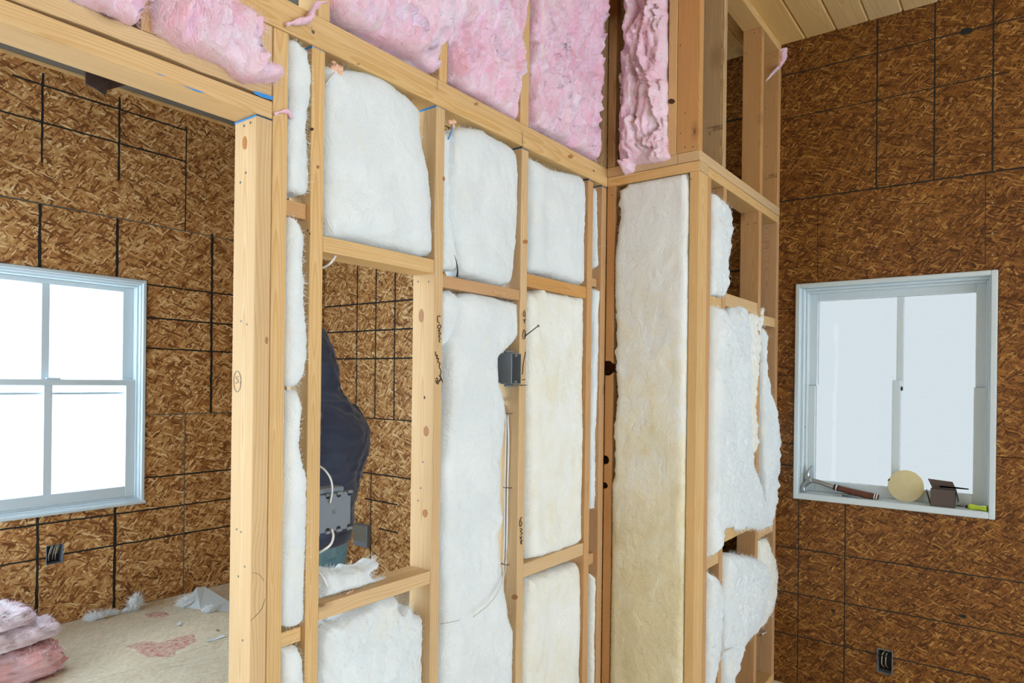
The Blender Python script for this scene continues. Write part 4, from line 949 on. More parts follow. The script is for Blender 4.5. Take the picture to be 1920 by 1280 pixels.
o = tube('electrical_cable', [P(612, 408, YA-.016), P(618, 424, YA-.018), P(628, 441, YA-.012)], .0022, M['cable'], None, 8); tag(o, 'thin white wire showing beside the square batt', 'cable', 'white electrical cables')
o = tube('electrical_cable', [P(598, 1072, YA+.02), P(607, 1085, YA+.006), P(614, 1100, YA+.012)], .0034, M['cable'], None, 8); tag(o, 'white cable end entering the sill of the framed opening', 'cable', 'white electrical cables')
# wood shavings where that cable was drilled through
for i in range(5):
    u, v = 608+random.uniform(-2, 18), 1101+random.uniform(-4, 3); p = Vector(onZ(u, v, .939)); p.y = Y0+.005+.014*random.random(); p.x = max(p.x, S['s2'][1]+.004)
    dr = Vector((random.uniform(-1, 1), random.uniform(-1, 1), random.uniform(.2, 1)))*.009
    o = tube('wood_shaving', [p, p+dr*.5+Vector((.003, 0, .002)), p+dr], .0012, M['copper'] if i % 3 == 0 else M['foam'], None, 5); tag(o, 'curled orange wood shaving at the hole in the opening sill', 'shaving', 'shavings on the opening sill')

# cut-out boxes in the sheathing
M['wire_tan'] = plain('bare_wire', (.55, .45, .32), .5)
a0, a1, c0, c1 = OUT_L
r = obox('wall_box', 'dark outlet box with loose wires below the four pane window', (a0+.001, YL-.004, c0+.001), (a1-.001, YL+.066, c1-.001), '-y', .0025, 'box_grey')
box('back', (a0+.004, YL+.055, c0+.004), (a1-.004, YL+.060, c1-.004), M['box_dark'], r)
for k, dx in enumerate((-.016, .006, .02)):
    xm = (a0+a1)/2+dx; tube('wire', [(xm, YL+.05, c0+.012), (xm-.012, YL+.012, c0+.05), (xm-.004, YL+.004, c1-.02), (xm+.012, YL+.02, c1-.012), (xm+.01, YL+.05, c0+.05)], .0022, M['wire_tan'] if k else M['cable'], r, 6)
a0, a1, c0, c1 = OUT_R
r = obox('wall_box', 'dark outlet box with loose wires low in the dark brown wall', (XD-.004, a0+.001, c0+.001), (XD+.066, a1-.001, c1-.001), '-x', .0025, 'box_grey')
box('back', (XD+.055, a0+.004, c0+.004), (XD+.060, a1-.004, c1-.004), M['box_dark'], r)
for k, dy in enumerate((-.008, .008)):
    ym = (a0+a1)/2+dy; tube('wire', [(XD+.05, ym, c0+.012), (XD+.014, ym+.006, c0+.04), (XD+.006, ym+.002, c1-.025), (XD+.05, ym-.006, c1-.02)], .0022, M['wire_tan'], r, 6)
r = empty('junction_box', (XD-.02, 4.12, .2), 'grey junction box with a shiny cover low on the wall behind the person', 'outlet box')
M['cover'] = plain('shiny_cover', (.42, .50, .46), .2, .6, Metallic=.7)
box('body', (XD-.045, 4.035, .205), (XD-.002, 4.20, .375), M['box_grey'], r, .004)
box('cover', (XD-.050, 4.045, .245), (XD-.045, 4.19, .370), M['cover'], r, .002)
# closet cable
o = tube('electrical_cable', [tuple(onY(1350, 1234, YC-.01)), tuple(onY(1360, 1222, YC-.03)), tuple(onY(1378, 1212, YC-.025)), tuple(onY(1394, 1203, YC+.01)), tuple(onY(1402, 1200, YC+.05))], .0034, M['cable'], None, 8); tag(o, 'white cable drooping from a hole low in the closet stud', 'cable', 'white electrical cables')
o = tube('electrical_cable', [tuple(onY(1424, 1192, YC+.03)), tuple(onY(1430, 1188, YC-.01)), tuple(onY(1437, 1184, YC+.03))], .0034, M['cable'], None, 8); tag(o, 'stub of white cable in the last closet bay', 'cable', 'white electrical cables')
# sealing foam with wire ends under the top plate
def foam_blob(label, u, v, n, s, seed):
    r = empty('sealing_foam', onY(u, v, YA+.012), label, 'sealing foam', 'blobs of sealing foam')
    bm = bmesh.new(); rd = random.Random(seed)
    for i in range(n):
        c = Vector((rd.uniform(-1, 1)*s*1.5, rd.uniform(-.4, .4)*s, rd.uniform(-.8, .8)*s)); mtx = Matrix.Translation(c) @ Matrix.Diagonal((*([s*rd.uniform(.5, .85)]*3), 1))
        bmesh.ops.create_icosphere(bm, subdivisions=2, radius=1, matrix=mtx)
    o = bpy.data.objects.new('blob', from_bm('blob', bm)); COL.objects.link(o); md = o.modifiers.new('r', 'REMESH'); md.mode = 'VOXEL'; md.voxel_size = s*.14; md2 = o.modifiers.new('s', 'SMOOTH'); md2.iterations = 3
    me = evaluated(o); bpy.data.objects.remove(o); o = obj('blob', me, M['foam'], None, onY(u, v, YA+.012), True); attach(o, r)
    return r
r = foam_blob('peach foam blob with wire ends under the plate over the square batt', 630, 132, 9, .014, 3)
for k in range(4):
    tube('wire_end', [P(630+k*3, 128, YA+.01), P(622+k*9, 118, YA-.002), P(618+k*11, 121+k*2, YA-.008)], .0011, M['steel'], r, 5)
o = tube('electrical_cable', [P(628, 136, YA+.004), P(620, 147, YA-.004), P(610, 160, YA+.01)], .0030, M['cable'], None, 8); tag(o, 'white cable end under the peach foam at the plate', 'cable', 'white electrical cables')
r = foam_blob('small peach foam blob beside the head of the penned stud', 848, 230, 5, .010, 5)
tube('wire_end', [P(848, 236, YA+.006), P(846, 247, YA+.004), P(840, 262, YA+.016)], .0018, M['blue'], r, 6)
# black strip in the crack between two batts
pts = [P(852, 478, YA-.006), P(856, 492, YA-.010), P(858, 508, YA-.008), P(857, 519, YA-.002)]
o = tube('black_strip', pts, lambda t: .0008+.0028*t, M['box_dark'], None, 6, 6, .4); tag(o, 'thin black strip in the gap between two batts above the blocking', 'strip')
wool('insulation_scrap', 'torn tuft of white wool lying on the sill of the framed opening', 'loose white wool', 'white_wool', 'Y', YA+.045,
     [(601, 1130), (601, 1068), (618, 1066), (630, 1072), (650, 1070), (662, 1062), (680, 1064), (690, 1056), (704, 1047), (697, 1062), (684, 1076), (712, 1092), (716, 1110), (650, 1125)], .016, .040, 'torn', edge=.02, jag=.004, spike=.014, fib=900, lo=S['s2'][1]+e, zlo=.9375, cat='insulation scrap')
# wisps of pink wool
def wisp(label, pts, rad, mat='pink_wool'):
    o = tube('pink_wool_wisp', pts, rad, M[mat], None, 9, 8, .6); me = o.data
    for v in me.vertices:
        c = v.co; v.co = c+v.normal*float(fbm(c.x*60+3, c.z*60+c.y*30, 3, 2))*.006
    return tag(o, label, 'insulation scrap', 'wisps of pink wool')
wisp('pink wool wisp trailing over the double plate above the door post', [P(536, 46, YA-.012), P(556, 42, YA-.014), P(578, 36, YA-.014), P(586, 18, YA-.012), P(600, 6, YA-.008), P(612, 4, YA)], lambda t: .005+.009*math.sin(math.pi*min(1, t*1.1)))
wisp('pink wool wisp stuck to the door post at the header', [P(514, 214, YA-.004), P(526, 210, YA-.007), P(540, 210, YA-.006), P(547, 222, YA-.002)], lambda t: .002+.005*math.sin(math.pi*t))
wisp('pink wool tuft under the pine ceiling at the closet corner', [tuple(onX(1468, 92, XD-.012)), tuple(onX(1469, 108, XD-.014)), tuple(onX(1462, 122, XD-.02)), tuple(onY(1448, 138, YC-.006)), tuple(onY(1436, 152, YC-.003))], lambda t: .020*(1-t)**1.2+.0022)
# dark torn felt hanging behind the header
pf = [(160, 128), (200, 132), (242, 152), (238, 160), (222, 162), (205, 166), (193, 182), (180, 172), (168, 152)]
v = []; fpx = [onY(u, w_, Y1+.05) for u, w_ in pf]; n = len(fpx); ctr = sum(fpx)/n
for dy in (0, .004):
    for k, p in enumerate(fpx): v.append(p+np.array([0, dy+.02*math.sin(k*1.7), 0])-ctr)
    v.append(np.array([0, dy-.012, 0]))
f = [(k, (k+1) % n, n) for k in range(n)]+[((k+1) % n+n+1, k+n+1, 2*n+1) for k in range(n)]+[(k, k+n+1, (k+1) % n+n+1, (k+1) % n) for k in range(n)]
o = obj('torn_felt', mesh('torn_felt', v, f), plain('dark_felt', (.035, .018, .014), .9), None, ctr); tag(o, 'dark torn building felt hanging behind the door header', 'felt')

# ================================================================== FLOOR OF THE FAR ROOM
def stain(pts, z, mat):
    Q = [onZ(u, v, z) for u, v in pts]; c = sum(Q)/len(Q); Q2, _ = resample([(q[0], q[1]) for q in Q], .012, .014, .02, len(pts))
    n = len(Q2); o = obj('chalk_stain', mesh('chalk_stain', [(x-c[0], y-c[1], 0) for x, y in Q2]+[(0, 0, 0)], [(k, (k+1) % n, n) for k in range(n)]), M[mat], floor, c); o['label'] = 'pink chalk stain'
t = NT('pink_chalk_dust'); g = t.n('TexCoord').outputs['Object']
a = t.math('MULTIPLY', t.ramp(t.noise(g, 30, 5, .7), [(.36, (0, 0, 0)), (.66, (1, 1, 1))]), .6); M['chalk'] = t.fin((.80, .22, .25), .9, .1, Alpha=a)
stain([(240, 1212), (270, 1202), (300, 1205), (330, 1196), (362, 1190), (368, 1200), (345, 1212), (325, 1222), (330, 1230), (300, 1232), (270, 1228)], .0008, 'chalk')
stain([(268, 1153), (290, 1145), (310, 1148), (320, 1152), (300, 1158), (280, 1158)], .0008, 'chalk')
stain([(40, 1272), (70, 1266), (115, 1262), (100, 1270), (60, 1282)], .0008, 'chalk')
# heap of folded pink batts: three separate slabs lying on each other
def slab(label, c, size, rz, mat, seed, z0):
    bm = bmesh.new(); bmesh.ops.create_cube(bm, size=1); bmesh.ops.subdivide_edges(bm, edges=bm.edges, cuts=31, use_grid_fill=True)
    sx, sy, sz = size
    for v in bm.verts:
        x, y, z = v.co*2; k = 6; r = (abs(x)**k+abs(y)**k+abs(z)**k)**(1/k); x, y, z = x/r, y/r, z/r
        X, Y, Z = x*sx/2, y*sy/2, (z+1)*sz/2
        wv = .016*float(fbm(X*9+seed, Y*9+Z*12, 4, seed))+.013*float(fbm(X*40+Z*30, Y*40+Z*55+seed, 3, seed+1))
        lay = .007*math.sin(Z*190+3*float(fbm(X*6, Y*6, 2, seed)))*(1-abs(z)**4)
        ragged = (.03*float(fbm(Y*14+seed, Z*30, 3, seed+3)))*max(0, x)**3
        v.co = Vector((X+x*(wv*1.4+lay)+ragged, Y+y*(wv*1.4+lay), max(0, Z+wv*(1.0 if z > 0 else .15))))
    o = obj('pink_batt', from_bm('pink_batt', bm), M[mat], None, (c[0], c[1], z0), True); o.rotation_euler.z = rz; tag(o, label, 'insulation batt', 'pink batts heaped on the floor')
    vs = []; fs = []; nv = len(o.data.vertices)
    for q in range(2600):
        vtx = o.data.vertices[random.randrange(nv)]; a = vtx.co; d = vtx.normal+Vector(RNG.normal(0, .5, 3)); d = d.normalized()*random.uniform(.008, .024); w = d.cross(Vector(FWD)).normalized()*.0011; k = len(vs)
        a2 = a-vtx.normal*.002; b2 = a+d; b2.z = max(b2.z, .002)
        vs += [a2-w, a2+w, b2]; fs.append((k, k+1, k+2))
    fo = obj('loose_fibres', mesh('loose_fibres', vs, fs), M['pink_fibre']); fo.location = o.location; fo.rotation_euler.z = rz; attach(fo, o); fo['kind'] = 'stuff'
M['heap_wool'] = fibre('faded_pink_glass_wool', (.95, .86, .91), (.95, .74, .80), (.92, .55, .60), bump=1.0, fine=60, fold_shade=.5)
HB = onZ(112, 1228, 0); aa = .16
slab('salmon pink batt at the bottom of the heap on the floor', (HB[0]-.545, HB[1]-.10), (.92, .50, .155), aa, 'salmon_wool', 4, .0)
slab('pale pink batt lying in the middle of the heap on the floor', (HB[0]-.53, HB[1]-.07), (.90, .46, .075), aa+.05, 'heap_wool', 9, .166)
slab('crumpled pale pink batt on top of the heap on the floor', (HB[0]-.575, HB[1]-.01), (.84, .40, .070), aa-.06, 'heap_wool', 14, .250)
for k, (u, v, rr) in enumerate(((8, 1252, .035), (38, 1262, .03), (12, 1274, .03))):
    p = onZ(u, v, 0); wool_ball('wool_tuft', ['pale pink tuft at the foot of the pink heap, against its salmon side', 'roundest pale pink tuft in front of the pink heap', 'lowest pale pink tuft in front of the pink heap'][k], 'tufts of loose wool on the floor', 'pink_wool', p, (rr, rr*.8, rr), 'pink_fibre', seed=k)
for k, (u, v, r_, lb) in enumerate(((255, 1143, (.035, .03, .05), 'white wool tuft standing at the foot of the far wall'), (176, 1158, (.05, .03, .022), 'flat grey white tuft at the far wall near the pink heap'), (206, 1152, (.03, .02, .016), 'small white tuft between two others along the far wall'), (238, 1148, (.018, .016, .014), 'tiny white tuft next to the standing tuft'), (352, 1136, (.055, .04, .03), 'white wool tuft at the tip of the metal flashing'), (392, 1147, (.035, .03, .018), 'small white scrap in front of the metal flashing'))):
    p = onZ(u, v, 0); p[1] = min(p[1], YL-.075); wool_ball('wool_tuft', lb, 'tufts of loose wool on the floor', 'white_wool', p, r_, seed=k+5)
# bent metal flashing
q = [onZ(u, v, .004) for u, v in ((342, 1138), (384, 1122), (431, 1128), (431, 1146), (376, 1142))]
hp = [onZ(368, 1124, .0)+np.array([0, 0, .085]), onZ(384, 1120, 0)+np.array([0, 0, .075])]
for k in q: k[1] = min(k[1], YL-.06)
hp[0][1] = min(hp[0][1], YL-.09); hp[1][1] = min(hp[1][1], YL-.05)
V = q+hp; c = sum(V)/len(V)
bm = bmesh.new(); bv = [bm.verts.new(tuple(k-c)) for k in V]
for fc in ((0, 4, 5), (4, 6, 5), (4, 3, 2), (4, 2, 6)): bm.faces.new([bv[i] for i in fc])
bmesh.ops.recalc_face_normals(bm, faces=bm.faces[:])
for k_ in bm.faces[:]:
    if k_.normal.z < 0: k_.normal_flip()
bmesh.ops.solidify(bm, geom=bm.faces[:], thickness=.0012)
o = obj('metal_flashing', from_bm('metal_flashing', bm), plain('galvanised_sheet', (.72, .80, .82), .4, .5, Metallic=.1), None, c); tag(o, 'bent piece of pale metal flashing on the floor by the door post', 'flashing')
def scrap(name, label, u, v, L, Wd, rz, mat, cat, group=None):
    p = onZ(u, v, .001); bm = bm_box(bmesh.new(), (-L/2, -Wd/2, 0), (L/2, Wd/2, .002)); bmesh.ops.subdivide_edges(bm, edges=[e_ for e_ in bm.edges if e_.calc_length() > L*.8], cuts=4)
    for w_ in bm.verts: w_.co.z += .006*(w_.co.x/L*2)**2; w_.co.y += .15*Wd*math.sin(w_.co.x/L*7)
    o = obj(name, from_bm(name, bm), mat, None, p); o.rotation_euler.z = rz; return tag(o, label, cat, group)
M['paper'] = plain('white_paper', (.80, .82, .82), .7)
scrap('paper_scrap', 'white paper strip on the floor beside the pink stain', 404, 1198, .10, .03, -.1, M['paper'], 'scrap', 'small scraps on the floor')
scrap('paper_scrap', 'small pale scrap on the floor between stain and far wall', 336, 1171, .06, .025, .9, M['paper'], 'scrap', 'small scraps on the floor')
scrap('wood_chip', 'pale wood chip on the floor next to the white tufts', 201, 1158, .05, .02, .3, M['stud'], 'scrap', 'small scraps on the floor')
scrap('wood_chip', 'tiny wood chip on the floor below the metal flashing', 408, 1182, .03, .014, 1.3, M['stud_old'], 'scrap', 'small scraps on the floor')
scrap('wood_chip', 'curled wood chip by the floor seam at the far wall', 303, 1131, .035, .018, .5, M['stud'], 'scrap', 'small scraps on the floor')
scrap('wood_chip', 'yellow wood chip just in front of the pink heap', 96, 1259, .04, .015, 1.9, M['stud'], 'scrap', 'small scraps on the floor')

# ================================================================== TOOLS ON THE SILL
ZS = WIN_R[2]+.0315
def Q(a, b, X): return tuple(onX(1480+a/4.8, 850+b/4.8, X))
XT = XD+.028
def dz_fix(o_list, pts_low): pass
hb = np.array(Q(125, 340, XT)); dzh = ZS+.004-hb[2]
def QH(a, b, X=XT):
    p = list(Q(a, b, X)); p[2] += dzh; return tuple(p)
r = empty('claw_hammer', (XT, Q(400, 300, XT)[1], ZS), 'claw hammer with a brown banded grip leaning along the window sill', 'hammer')
M['grip'] = wood('stacked_leather_grip', (.16, .055, .03), (.08, .025, .015), rings=700, knots=.01)
head = tube('head', [QH(196, 238), QH(160, 262), QH(132, 292), QH(124, 318), QH(122, 332)], lambda t: .0150-.003*math.sin(math.pi*t)+(.003 if t > .85 else 0), M['steel'], r, 12)
tube('claw', [QH(185, 240), QH(164, 210), QH(168, 178), QH(186, 140), QH(206, 110)], lambda t: .0125*(1-t)+.0036, M['steel'], head, 10, 8, 1.2)
tube('neck', [QH(180, 236), QH(260, 256), QH(405, 304)], lambda t: .0095+.003*t, M['steel'], r, 10)
gp = [QH(400, 302), QH(560, 345), QH(700, 378), QH(800, 400, XT-.004)]
low = min(p[2] for p in gp)
tube('grip', gp, lambda t: .0140+.0030*t, M['grip'], r, 14, 8)
for t0, mt in ((.02, 'box_dark'), (.055, 'paper'), (.09, 'box_dark'), (.90, 'paper'), (.945, 'box_dark'), (.98, 'paper')):
    sp = smooth_path(gp, 20); i = int(t0*(len(sp)-1)); a = sp[i]; b = sp[min(i+1, len(sp)-1)]; d = (b-a).normalized()
    tube('grip_band', [a-d*.0022, a+d*.0022], .0149+.0030*t0, M[mt], r, 14, curve=False)
pa = np.array(onZ(1480+437/4.8, 850+380/4.8, ZS)); pa[0] = min(max(pa[0], XD-.008), XD+.05)
pb = np.array(onZ(1480+640/4.8, 850+405/4.8, ZS)); pb[0] = min(max(pb[0], XD-.008), XD+.05); pa[2] = pb[2] = ZS+.0042
r = empty('pencil', pa, 'thin grey pencil lying on the sill under the hammer', 'pencil')
dd = (pb-pa)/np.linalg.norm(pb-pa)
tube('shaft', [pa+dd*.018, pb], .0038, M['box_grey'], r, 6, curve=False); tube('point', [pa, pa+dd*.018], lambda t: .0006+.0032*t, M['stud'], r, 6, curve=False)
# round disc
t = NT('waxy_disc'); g = t.n('TexCoord').outputs['Object']; n_ = t.noise(g, 40, 4); cdisc = t.ramp(n_, [(.3, (.80, .70, .42)), (.7, (.88, .80, .55))])
M['disc'] = t.fin(cdisc, .6, .3)
tl = t.n('BsdfTranslucent'); tl.inputs[0].default_value = (.85, .74, .45, 1); mxs = t.n('MixShader'); mxs.inputs[0].default_value = .45
outn = [k for k in t.t.nodes if k.type == 'OUTPUT_MATERIAL'][0]; t.l(t.b.outputs[0], mxs.inputs[1]); t.l(tl.outputs[0], mxs.inputs[2]); t.l(mxs.outputs[0], outn.inputs[0])
XDi = XD+.040; pc = np.array(onX(1698, 921, XDi)); R_ = .073
bm = bmesh.new(); bmesh.ops.create_cone(bm, cap_ends=True, segments=48, radius1=R_, radius2=R_, depth=.006); bmesh.ops.bevel(bm, geom=bm.edges[:], offset=.0012, segments=2, affect='EDGES')
o = obj('round_disc', from_bm('round_disc', bm), None, None, (XDi, pc[1], ZS+R_+.0005)); o.rotation_euler = (0, H90+.13, 0)
r = empty('wooden_disc', (XDi, pc[1], ZS), 'round translucent yellow disc standing on the window sill', 'disc'); o.name = 'disc_body'; o.data.materials.append(M['disc']); attach(o, r)
tube('rim_nick', [(XDi-.004, pc[1]+R_*.98, ZS+R_*1.25), (XDi-.004, pc[1]+R_*.90, ZS+R_*1.38)], .003, M['knot_dark'], r, 6, curve=False)
# small open carton
t = NT('dark_carton'); M['carton'] = t.fin((.10, .075, .065), .7); M['carton_in'] = plain('carton_inside', (.26, .19, .16), .8)
pl = onX(1745, 940, XD+.012); pr = onX(1791, 950, XD+.012); ya, yb_ = float(pl[1]), float(pr[1]); hb_ = .078; xa, xb_ = XD-.004, XD+.052
r = empty('small_carton', (XD+.02, (ya+yb_)/2, ZS), 'small dark open carton with raised flap on the window sill', 'carton')
bd = box('body', (xa, yb_, ZS), (xb_, ya, ZS+hb_), M['carton'], None, .001); cut(bd, (xa+.002, yb_+.002, ZS+.002), (xb_-.002, ya-.002, ZS+hb_+.02)); attach(bd, r)
def quad(name, pts, mat, parent, th=.0015):
    c = sum(np.array(p, float) for p in pts)/len(pts); bm = bmesh.new(); f_ = bm.faces.new([bm.verts.new(tuple(np.array(p)-c)) for p in pts]); bmesh.ops.solidify(bm, geom=[f_], thickness=th)
    return obj(name, from_bm(name, bm), mat, parent, c)
zt = ZS+hb_
quad('lid_flap', [(xb_, ya, zt), (xb_, yb_, zt), (xb_-.025, yb_+.012, zt+.034), (xb_-.025, ya+.014, zt+.040)], M['carton_in'], r)
quad('side_flap', [(xa, ya+.001, ZS+.004), (xb_-.01, ya+.001, ZS+.004), (xb_-.014, ya+.018, ZS+.07), (xa-.006, ya+.018, ZS+.066)], M['carton_in'], r)
quad('side_flap', [(xa, yb_-.001, zt), (xb_, yb_-.001, zt), (xb_-.004, yb_-.012, zt-.05), (xa, yb_-.010, zt-.055)], M['carton'], r)
# blade on top of the carton
pa = onX(1480+1470/4.8, 850+318/4.8, XD+.045); pbb = onX(1480+1615/4.8, 850+332/4.8, XD+.045); dzb = zt+.004-pa[2]
bm = bmesh.new(); pa[2] = pbb[2] = zt+.005; L_ = pbb-pa
vs = [pa+[0, .05, .008], pa+[0, .05, -.003], pbb+[0, 0, -.002], pbb+[0, 0, .003]]
o = quad('steel_wedge', vs, M['iron'], None, .012); tag(o, 'grey steel wedge blade lying across the open carton', 'blade')
# screwdriver
pa = np.array(onZ(1480+1515/4.8, 850+462/4.8, ZS+.006)); pe = np.array(onZ(1480+1800/4.8, 850+530/4.8, ZS+.012))
for p in (pa, pe): p[0] = min(max(p[0], XD+.0), XD+.05)
pe[1] = max(pe[1], WIN_R[0]+.030)
M['hivis'] = plain('yellow_green_plastic', (.62, .80, .03), .25, .5, Transmission_Weight=.15)
r = empty('screwdriver', (pa+pe)/2, 'screwdriver with bright yellow green handle at the sill corner', 'screwdriver')
d = (pe-pa)
tube('shaft', [pa, pa+d*.34], .003, M['steel'], r, 8, curve=False); tube('collar', [pa+d*.30, pa+d*.42], lambda t: .006+.003*t, M['box_dark'], r, 10, curve=False)
tube('handle', [pa+d*.40, pa+d*.50, pa+d*.60, pa+d*.8, pe], lambda t: .0125+.0018*math.sin(t*7), M['hivis'], r, 8, 6)

# ================================================================== PERSON
def loft(rings, n=20):
    v = []; f = []
    for c, a, b in rings:
        c, a, b = Vector(c), Vector(a), Vector(b)
        for k in range(n): t = 2*math.pi*k/n; v.append(c+a*math.cos(t)+b*math.sin(t))
    for i in range(len(rings)-1):
        for k in range(n): f.append((i*n+k, i*n+(k+1) % n, (i+1)*n+(k+1) % n, (i+1)*n+k))
    f.append(tuple(range(n))[::-1]); f.append(tuple((len(rings)-1)*n+k for k in range(n)))
    return v, f
def limb(pts, rads, n=14):
    return tube_data(pts, (lambda R: (lambda t: float(np.interp(t, np.linspace(0, 1, len(R)), R))))(rads), n, 6)
def ball(c, r, sub=3):
    bm = bmesh.new(); bmesh.ops.create_icosphere(bm, subdivisions=sub, radius=1, matrix=Matrix.Translation(Vector(c)) @ Matrix.Diagonal((*r, 1)))
    v = [x.co.copy() for x in bm.verts]; f = [tuple(y.index for y in x.verts) for x in bm.faces]; bm.free(); return v, f
def fuse(name, parts, voxel, mat, smooth=4, wrinkle=0, seed=0):
    V = []; F = []
    for v, f in parts: k = len(V); V += v; F += [tuple(i+k for i in q) for q in f]
    me = mesh(name, V, F); o = bpy.data.objects.new(name, me); COL.objects.link(o)
    md = o.modifiers.new('r', 'REMESH'); md.mode = 'VOXEL'; md.voxel_size = voxel
    ms = o.modifiers.new('s', 'SMOOTH'); ms.iterations = smooth; ms.factor = .5
    m2 = evaluated(o); bpy.data.objects.remove(o)
    if wrinkle:
        co = np.array([v.co for v in m2.vertices]); no = np.array([v.normal for v in m2.vertices])
        x, y, z = co.T; wv = fbm((x+y)*9+seed, z*16+2.2*fbm(x*5+y*3, z*4, 2, seed), 3, seed); wv = (1-np.abs(wv))-.75
        co = co+no*(wrinkle*wv+wrinkle*.3*fbm(x*30+y*20, z*40, 2, seed+1))[:, None]
        m2.vertices.foreach_set('co', co.ravel())
    m2.materials.clear(); m2.materials.append(mat); m2.update(); return m2
PP = onY(616, 880, 2.40); fdir = -_R*.96+np.array([FWD[0], FWD[1], 0])*.28; ang = math.atan2(fdir[1], fdir[0])-H90
person = empty('person', (float(PP[0]), float(PP[1]), 0), 'person in a dark navy hooded jacket and jeans working behind the partition', 'person'); person.rotation_euler.z = ang
def put(name, me):
    o = obj(name, me, None, None, person.location, True); o.rotation_euler.z = ang; attach(o, person); return o
M['skin'] = plain('skin', (.62, .36, .26), .5, Subsurface_Weight=.1); M['navy'] = NT('navy_fleece').fin((.055, .064, .105), .95, .1, Sheen_Weight=.4)
t = NT('denim'); g = t.n('TexCoord').outputs['Object']; M['denim'] = t.fin(t.ramp(t.noise(t.mapping(g, (1, 1, .5)), 14, 5, .6), [(.3, (.12, .25, .33)), (.7, (.30, .47, .54))]), .9, .1)
M['boot'] = plain('tan_boot', (.25, .14, .06), .7); M['hair'] = plain('dark_hair', (.03, .02, .015), .8); M['eye'] = plain('eye_white', (.85, .85, .83), .2); M['iris'] = plain('eye_dark', (.05, .03, .02), .2)
def ringz(z, hx, hy, cy): return ((0, cy, z), (hx, 0, 0), (0, hy, 0))
# arm joints (x<0 is the side towards the camera)
arms = {-1: [(-.165, .02, 1.355), (-.225, .01, 1.27), (-.255, .03, 1.10), (-.215, .13, 1.00), (-.15, .235, 1.03)], 1: [(.165, .04, 1.345), (.215, .04, 1.26), (.265, .07, 1.10), (.20, .16, 1.04), (.13, .25, 1.10)]}
body = [loft([ringz(.86, .15, .10, .055), ringz(1.0, .145, .10, .04), ringz(1.12, .14, .10, .02), ringz(1.25, .165, .11, .0), ringz(1.36, .165, .10, .02), ringz(1.43, .09, .07, .06), ringz(1.47, .06, .06, .085), ringz(1.54, .055, .058, .12)]),
        ball((0, .165, 1.635), (.076, .098, .118)), ball((0, .215, 1.585), (.052, .055, .055)), ball((0, .272, 1.62), (.013, .022, .022), 2), ball((0, .262, 1.645), (.011, .014, .03), 2), ball((0, .250, 1.672), (.055, .018, .012), 2), ball((0, .262, 1.578), (.024, .012, .008), 2), ball((0, .258, 1.563), (.02, .012, .008), 2), ball((0, .250, 1.535), (.024, .02, .018), 2)]
for s in (-1, 1):
    body.append(ball((s*.078, .155, 1.63), (.010, .022, .034), 2))
    a = arms[s]; body.append(limb(a, [.055, .055, .042, .036, .028]))
    w = Vector(a[-1]); d = (w-Vector(a[-2])).normalized(); sd_ = Vector((s, 0, 0)); dn = Vector((0, 0, -1))
    body.append(loft([(w-d*.01, sd_*.026, dn*.018), (w+d*.03, sd_*.040, dn*.017), (w+d*.075, sd_*.042, dn*.014), (w+d*.09, sd_*.036, dn*.011)], 12))
    for k, (ofs, L) in enumerate(((-.031, .058), (-.0105, .072), (.0105, .078), (.031, .068))):
        b0 = w+d*.080+sd_*ofs; body.append(limb([b0, b0+d*L*.45+dn*.006, b0+d*L*.75+dn*.024, b0+d*L*.85+dn*.045], [.0100, .0095, .0088, .0075], 10))
    b0 = w+d*.025-sd_*.034; body.append(limb([b0, b0-sd_*.022+d*.025, b0-sd_*.026+d*.055+dn*.012], [.0125, .0110, .0085], 10))
    body.append(limb([(s*.09, .055, .90), (s*.095, .07, .70), (s*.10, .075, .48), (s*.10, .04, .28), (s*.10, .03, .07)], [.08, .075, .052, .05, .038]))
    body.append(ball((s*.105, .085, .04), (.042, .11, .035)))
bo = put('body', fuse('body', body, .0055, M['skin'], 2))
for s in (-1, 1):
    put('eye', mesh('eye', *ball((s*.030, .246, 1.645), (.013, .012, .011), 2))).data.materials.append(M['eye']); put('iris', mesh('iris', *ball((s*.030, .2565, 1.645), (.0055, .003, .0055), 2))).data.materials.append(M['iris'])
put('hair', fuse('hair', [ball((0, .150, 1.665), (.084, .098, .100)), ball((0, .11, 1.62), (.07, .06, .08))], .01, M['hair'], 2, .006, 3))
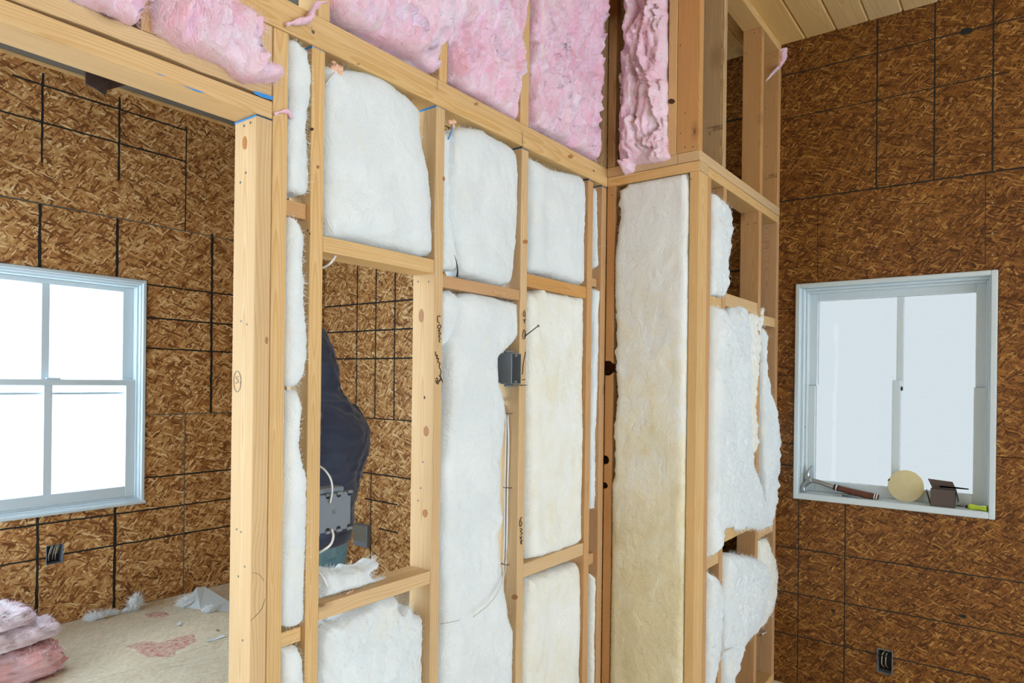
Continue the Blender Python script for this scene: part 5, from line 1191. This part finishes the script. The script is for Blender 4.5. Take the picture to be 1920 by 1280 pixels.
hood = [loft([ringz(.795, .180, .132, .060), ringz(.83, .186, .140, .056), ringz(.95, .182, .140, .040), ringz(1.08, .182, .140, .012), ringz(1.20, .200, .150, -.010), ringz(1.28, .208, .150, -.008), ringz(1.35, .190, .130, .014), ringz(1.41, .140, .112, .042), ringz(1.46, .11, .10, .066), ringz(1.50, .09, .09, .09)])]
for s in (-1, 1): hood.append(limb(arms[s], [.088, .090, .066, .056, .044], 16))
hood += [loft([((0, .075, 1.43), (.115, 0, 0), (0, .115, -.02)), ((0, .085, 1.52), (.112, 0, 0), (0, .112, -.02)), ((0, .105, 1.62), (.112, 0, 0), (0, .105, 0)), ((0, .125, 1.71), (.095, 0, 0), (0, .085, .0)), ((0, .14, 1.765), (.05, 0, 0), (0, .05, 0))])]
hd = put('hooded_jacket', fuse('hooded_jacket', hood, .009, M['navy'], 4, .020, 2))
cut_box = None
hem = [((0, .06, .792), (.183, 0, 0), (0, .137, 0)), ((0, .06, .80), (.188, 0, 0), (0, .142, 0)), ((0, .057, .838), (.190, 0, 0), (0, .144, 0)), ((0, .056, .845), (.184, 0, 0), (0, .138, 0))]
hm = put('hem_band', mesh('hem_band', *loft(hem, 32))); hm.data.materials.append(M['navy']); attach(hm, hd)
jeans = [loft([ringz(.74, .165, .120, .065), ringz(.84, .175, .130, .060), ringz(.93, .165, .122, .05)])]
for s in (-1, 1): jeans.append(limb([(s*.088, .06, .84), (s*.094, .07, .68), (s*.10, .075, .48), (s*.102, .045, .28), (s*.102, .03, .085)], [.105, .094, .076, .068, .070], 16))
put('jeans', fuse('jeans', jeans, .009, M['denim'], 4, .010, 5))
for s in (-1, 1):
    put('boot', fuse('boot', [loft([((s*.105, .065, .0), (.046, 0, 0), (0, .135, 0)), ((s*.105, .065, .02), (.048, 0, 0), (0, .14, 0)), ((s*.105, .06, .05), (.046, 0, 0), (0, .125, 0)), ((s*.104, .03, .09), (.044, 0, 0), (0, .075, 0)), ((s*.103, .02, .15), (.045, 0, 0), (0, .055, 0))])], .008, M['boot'], 2))
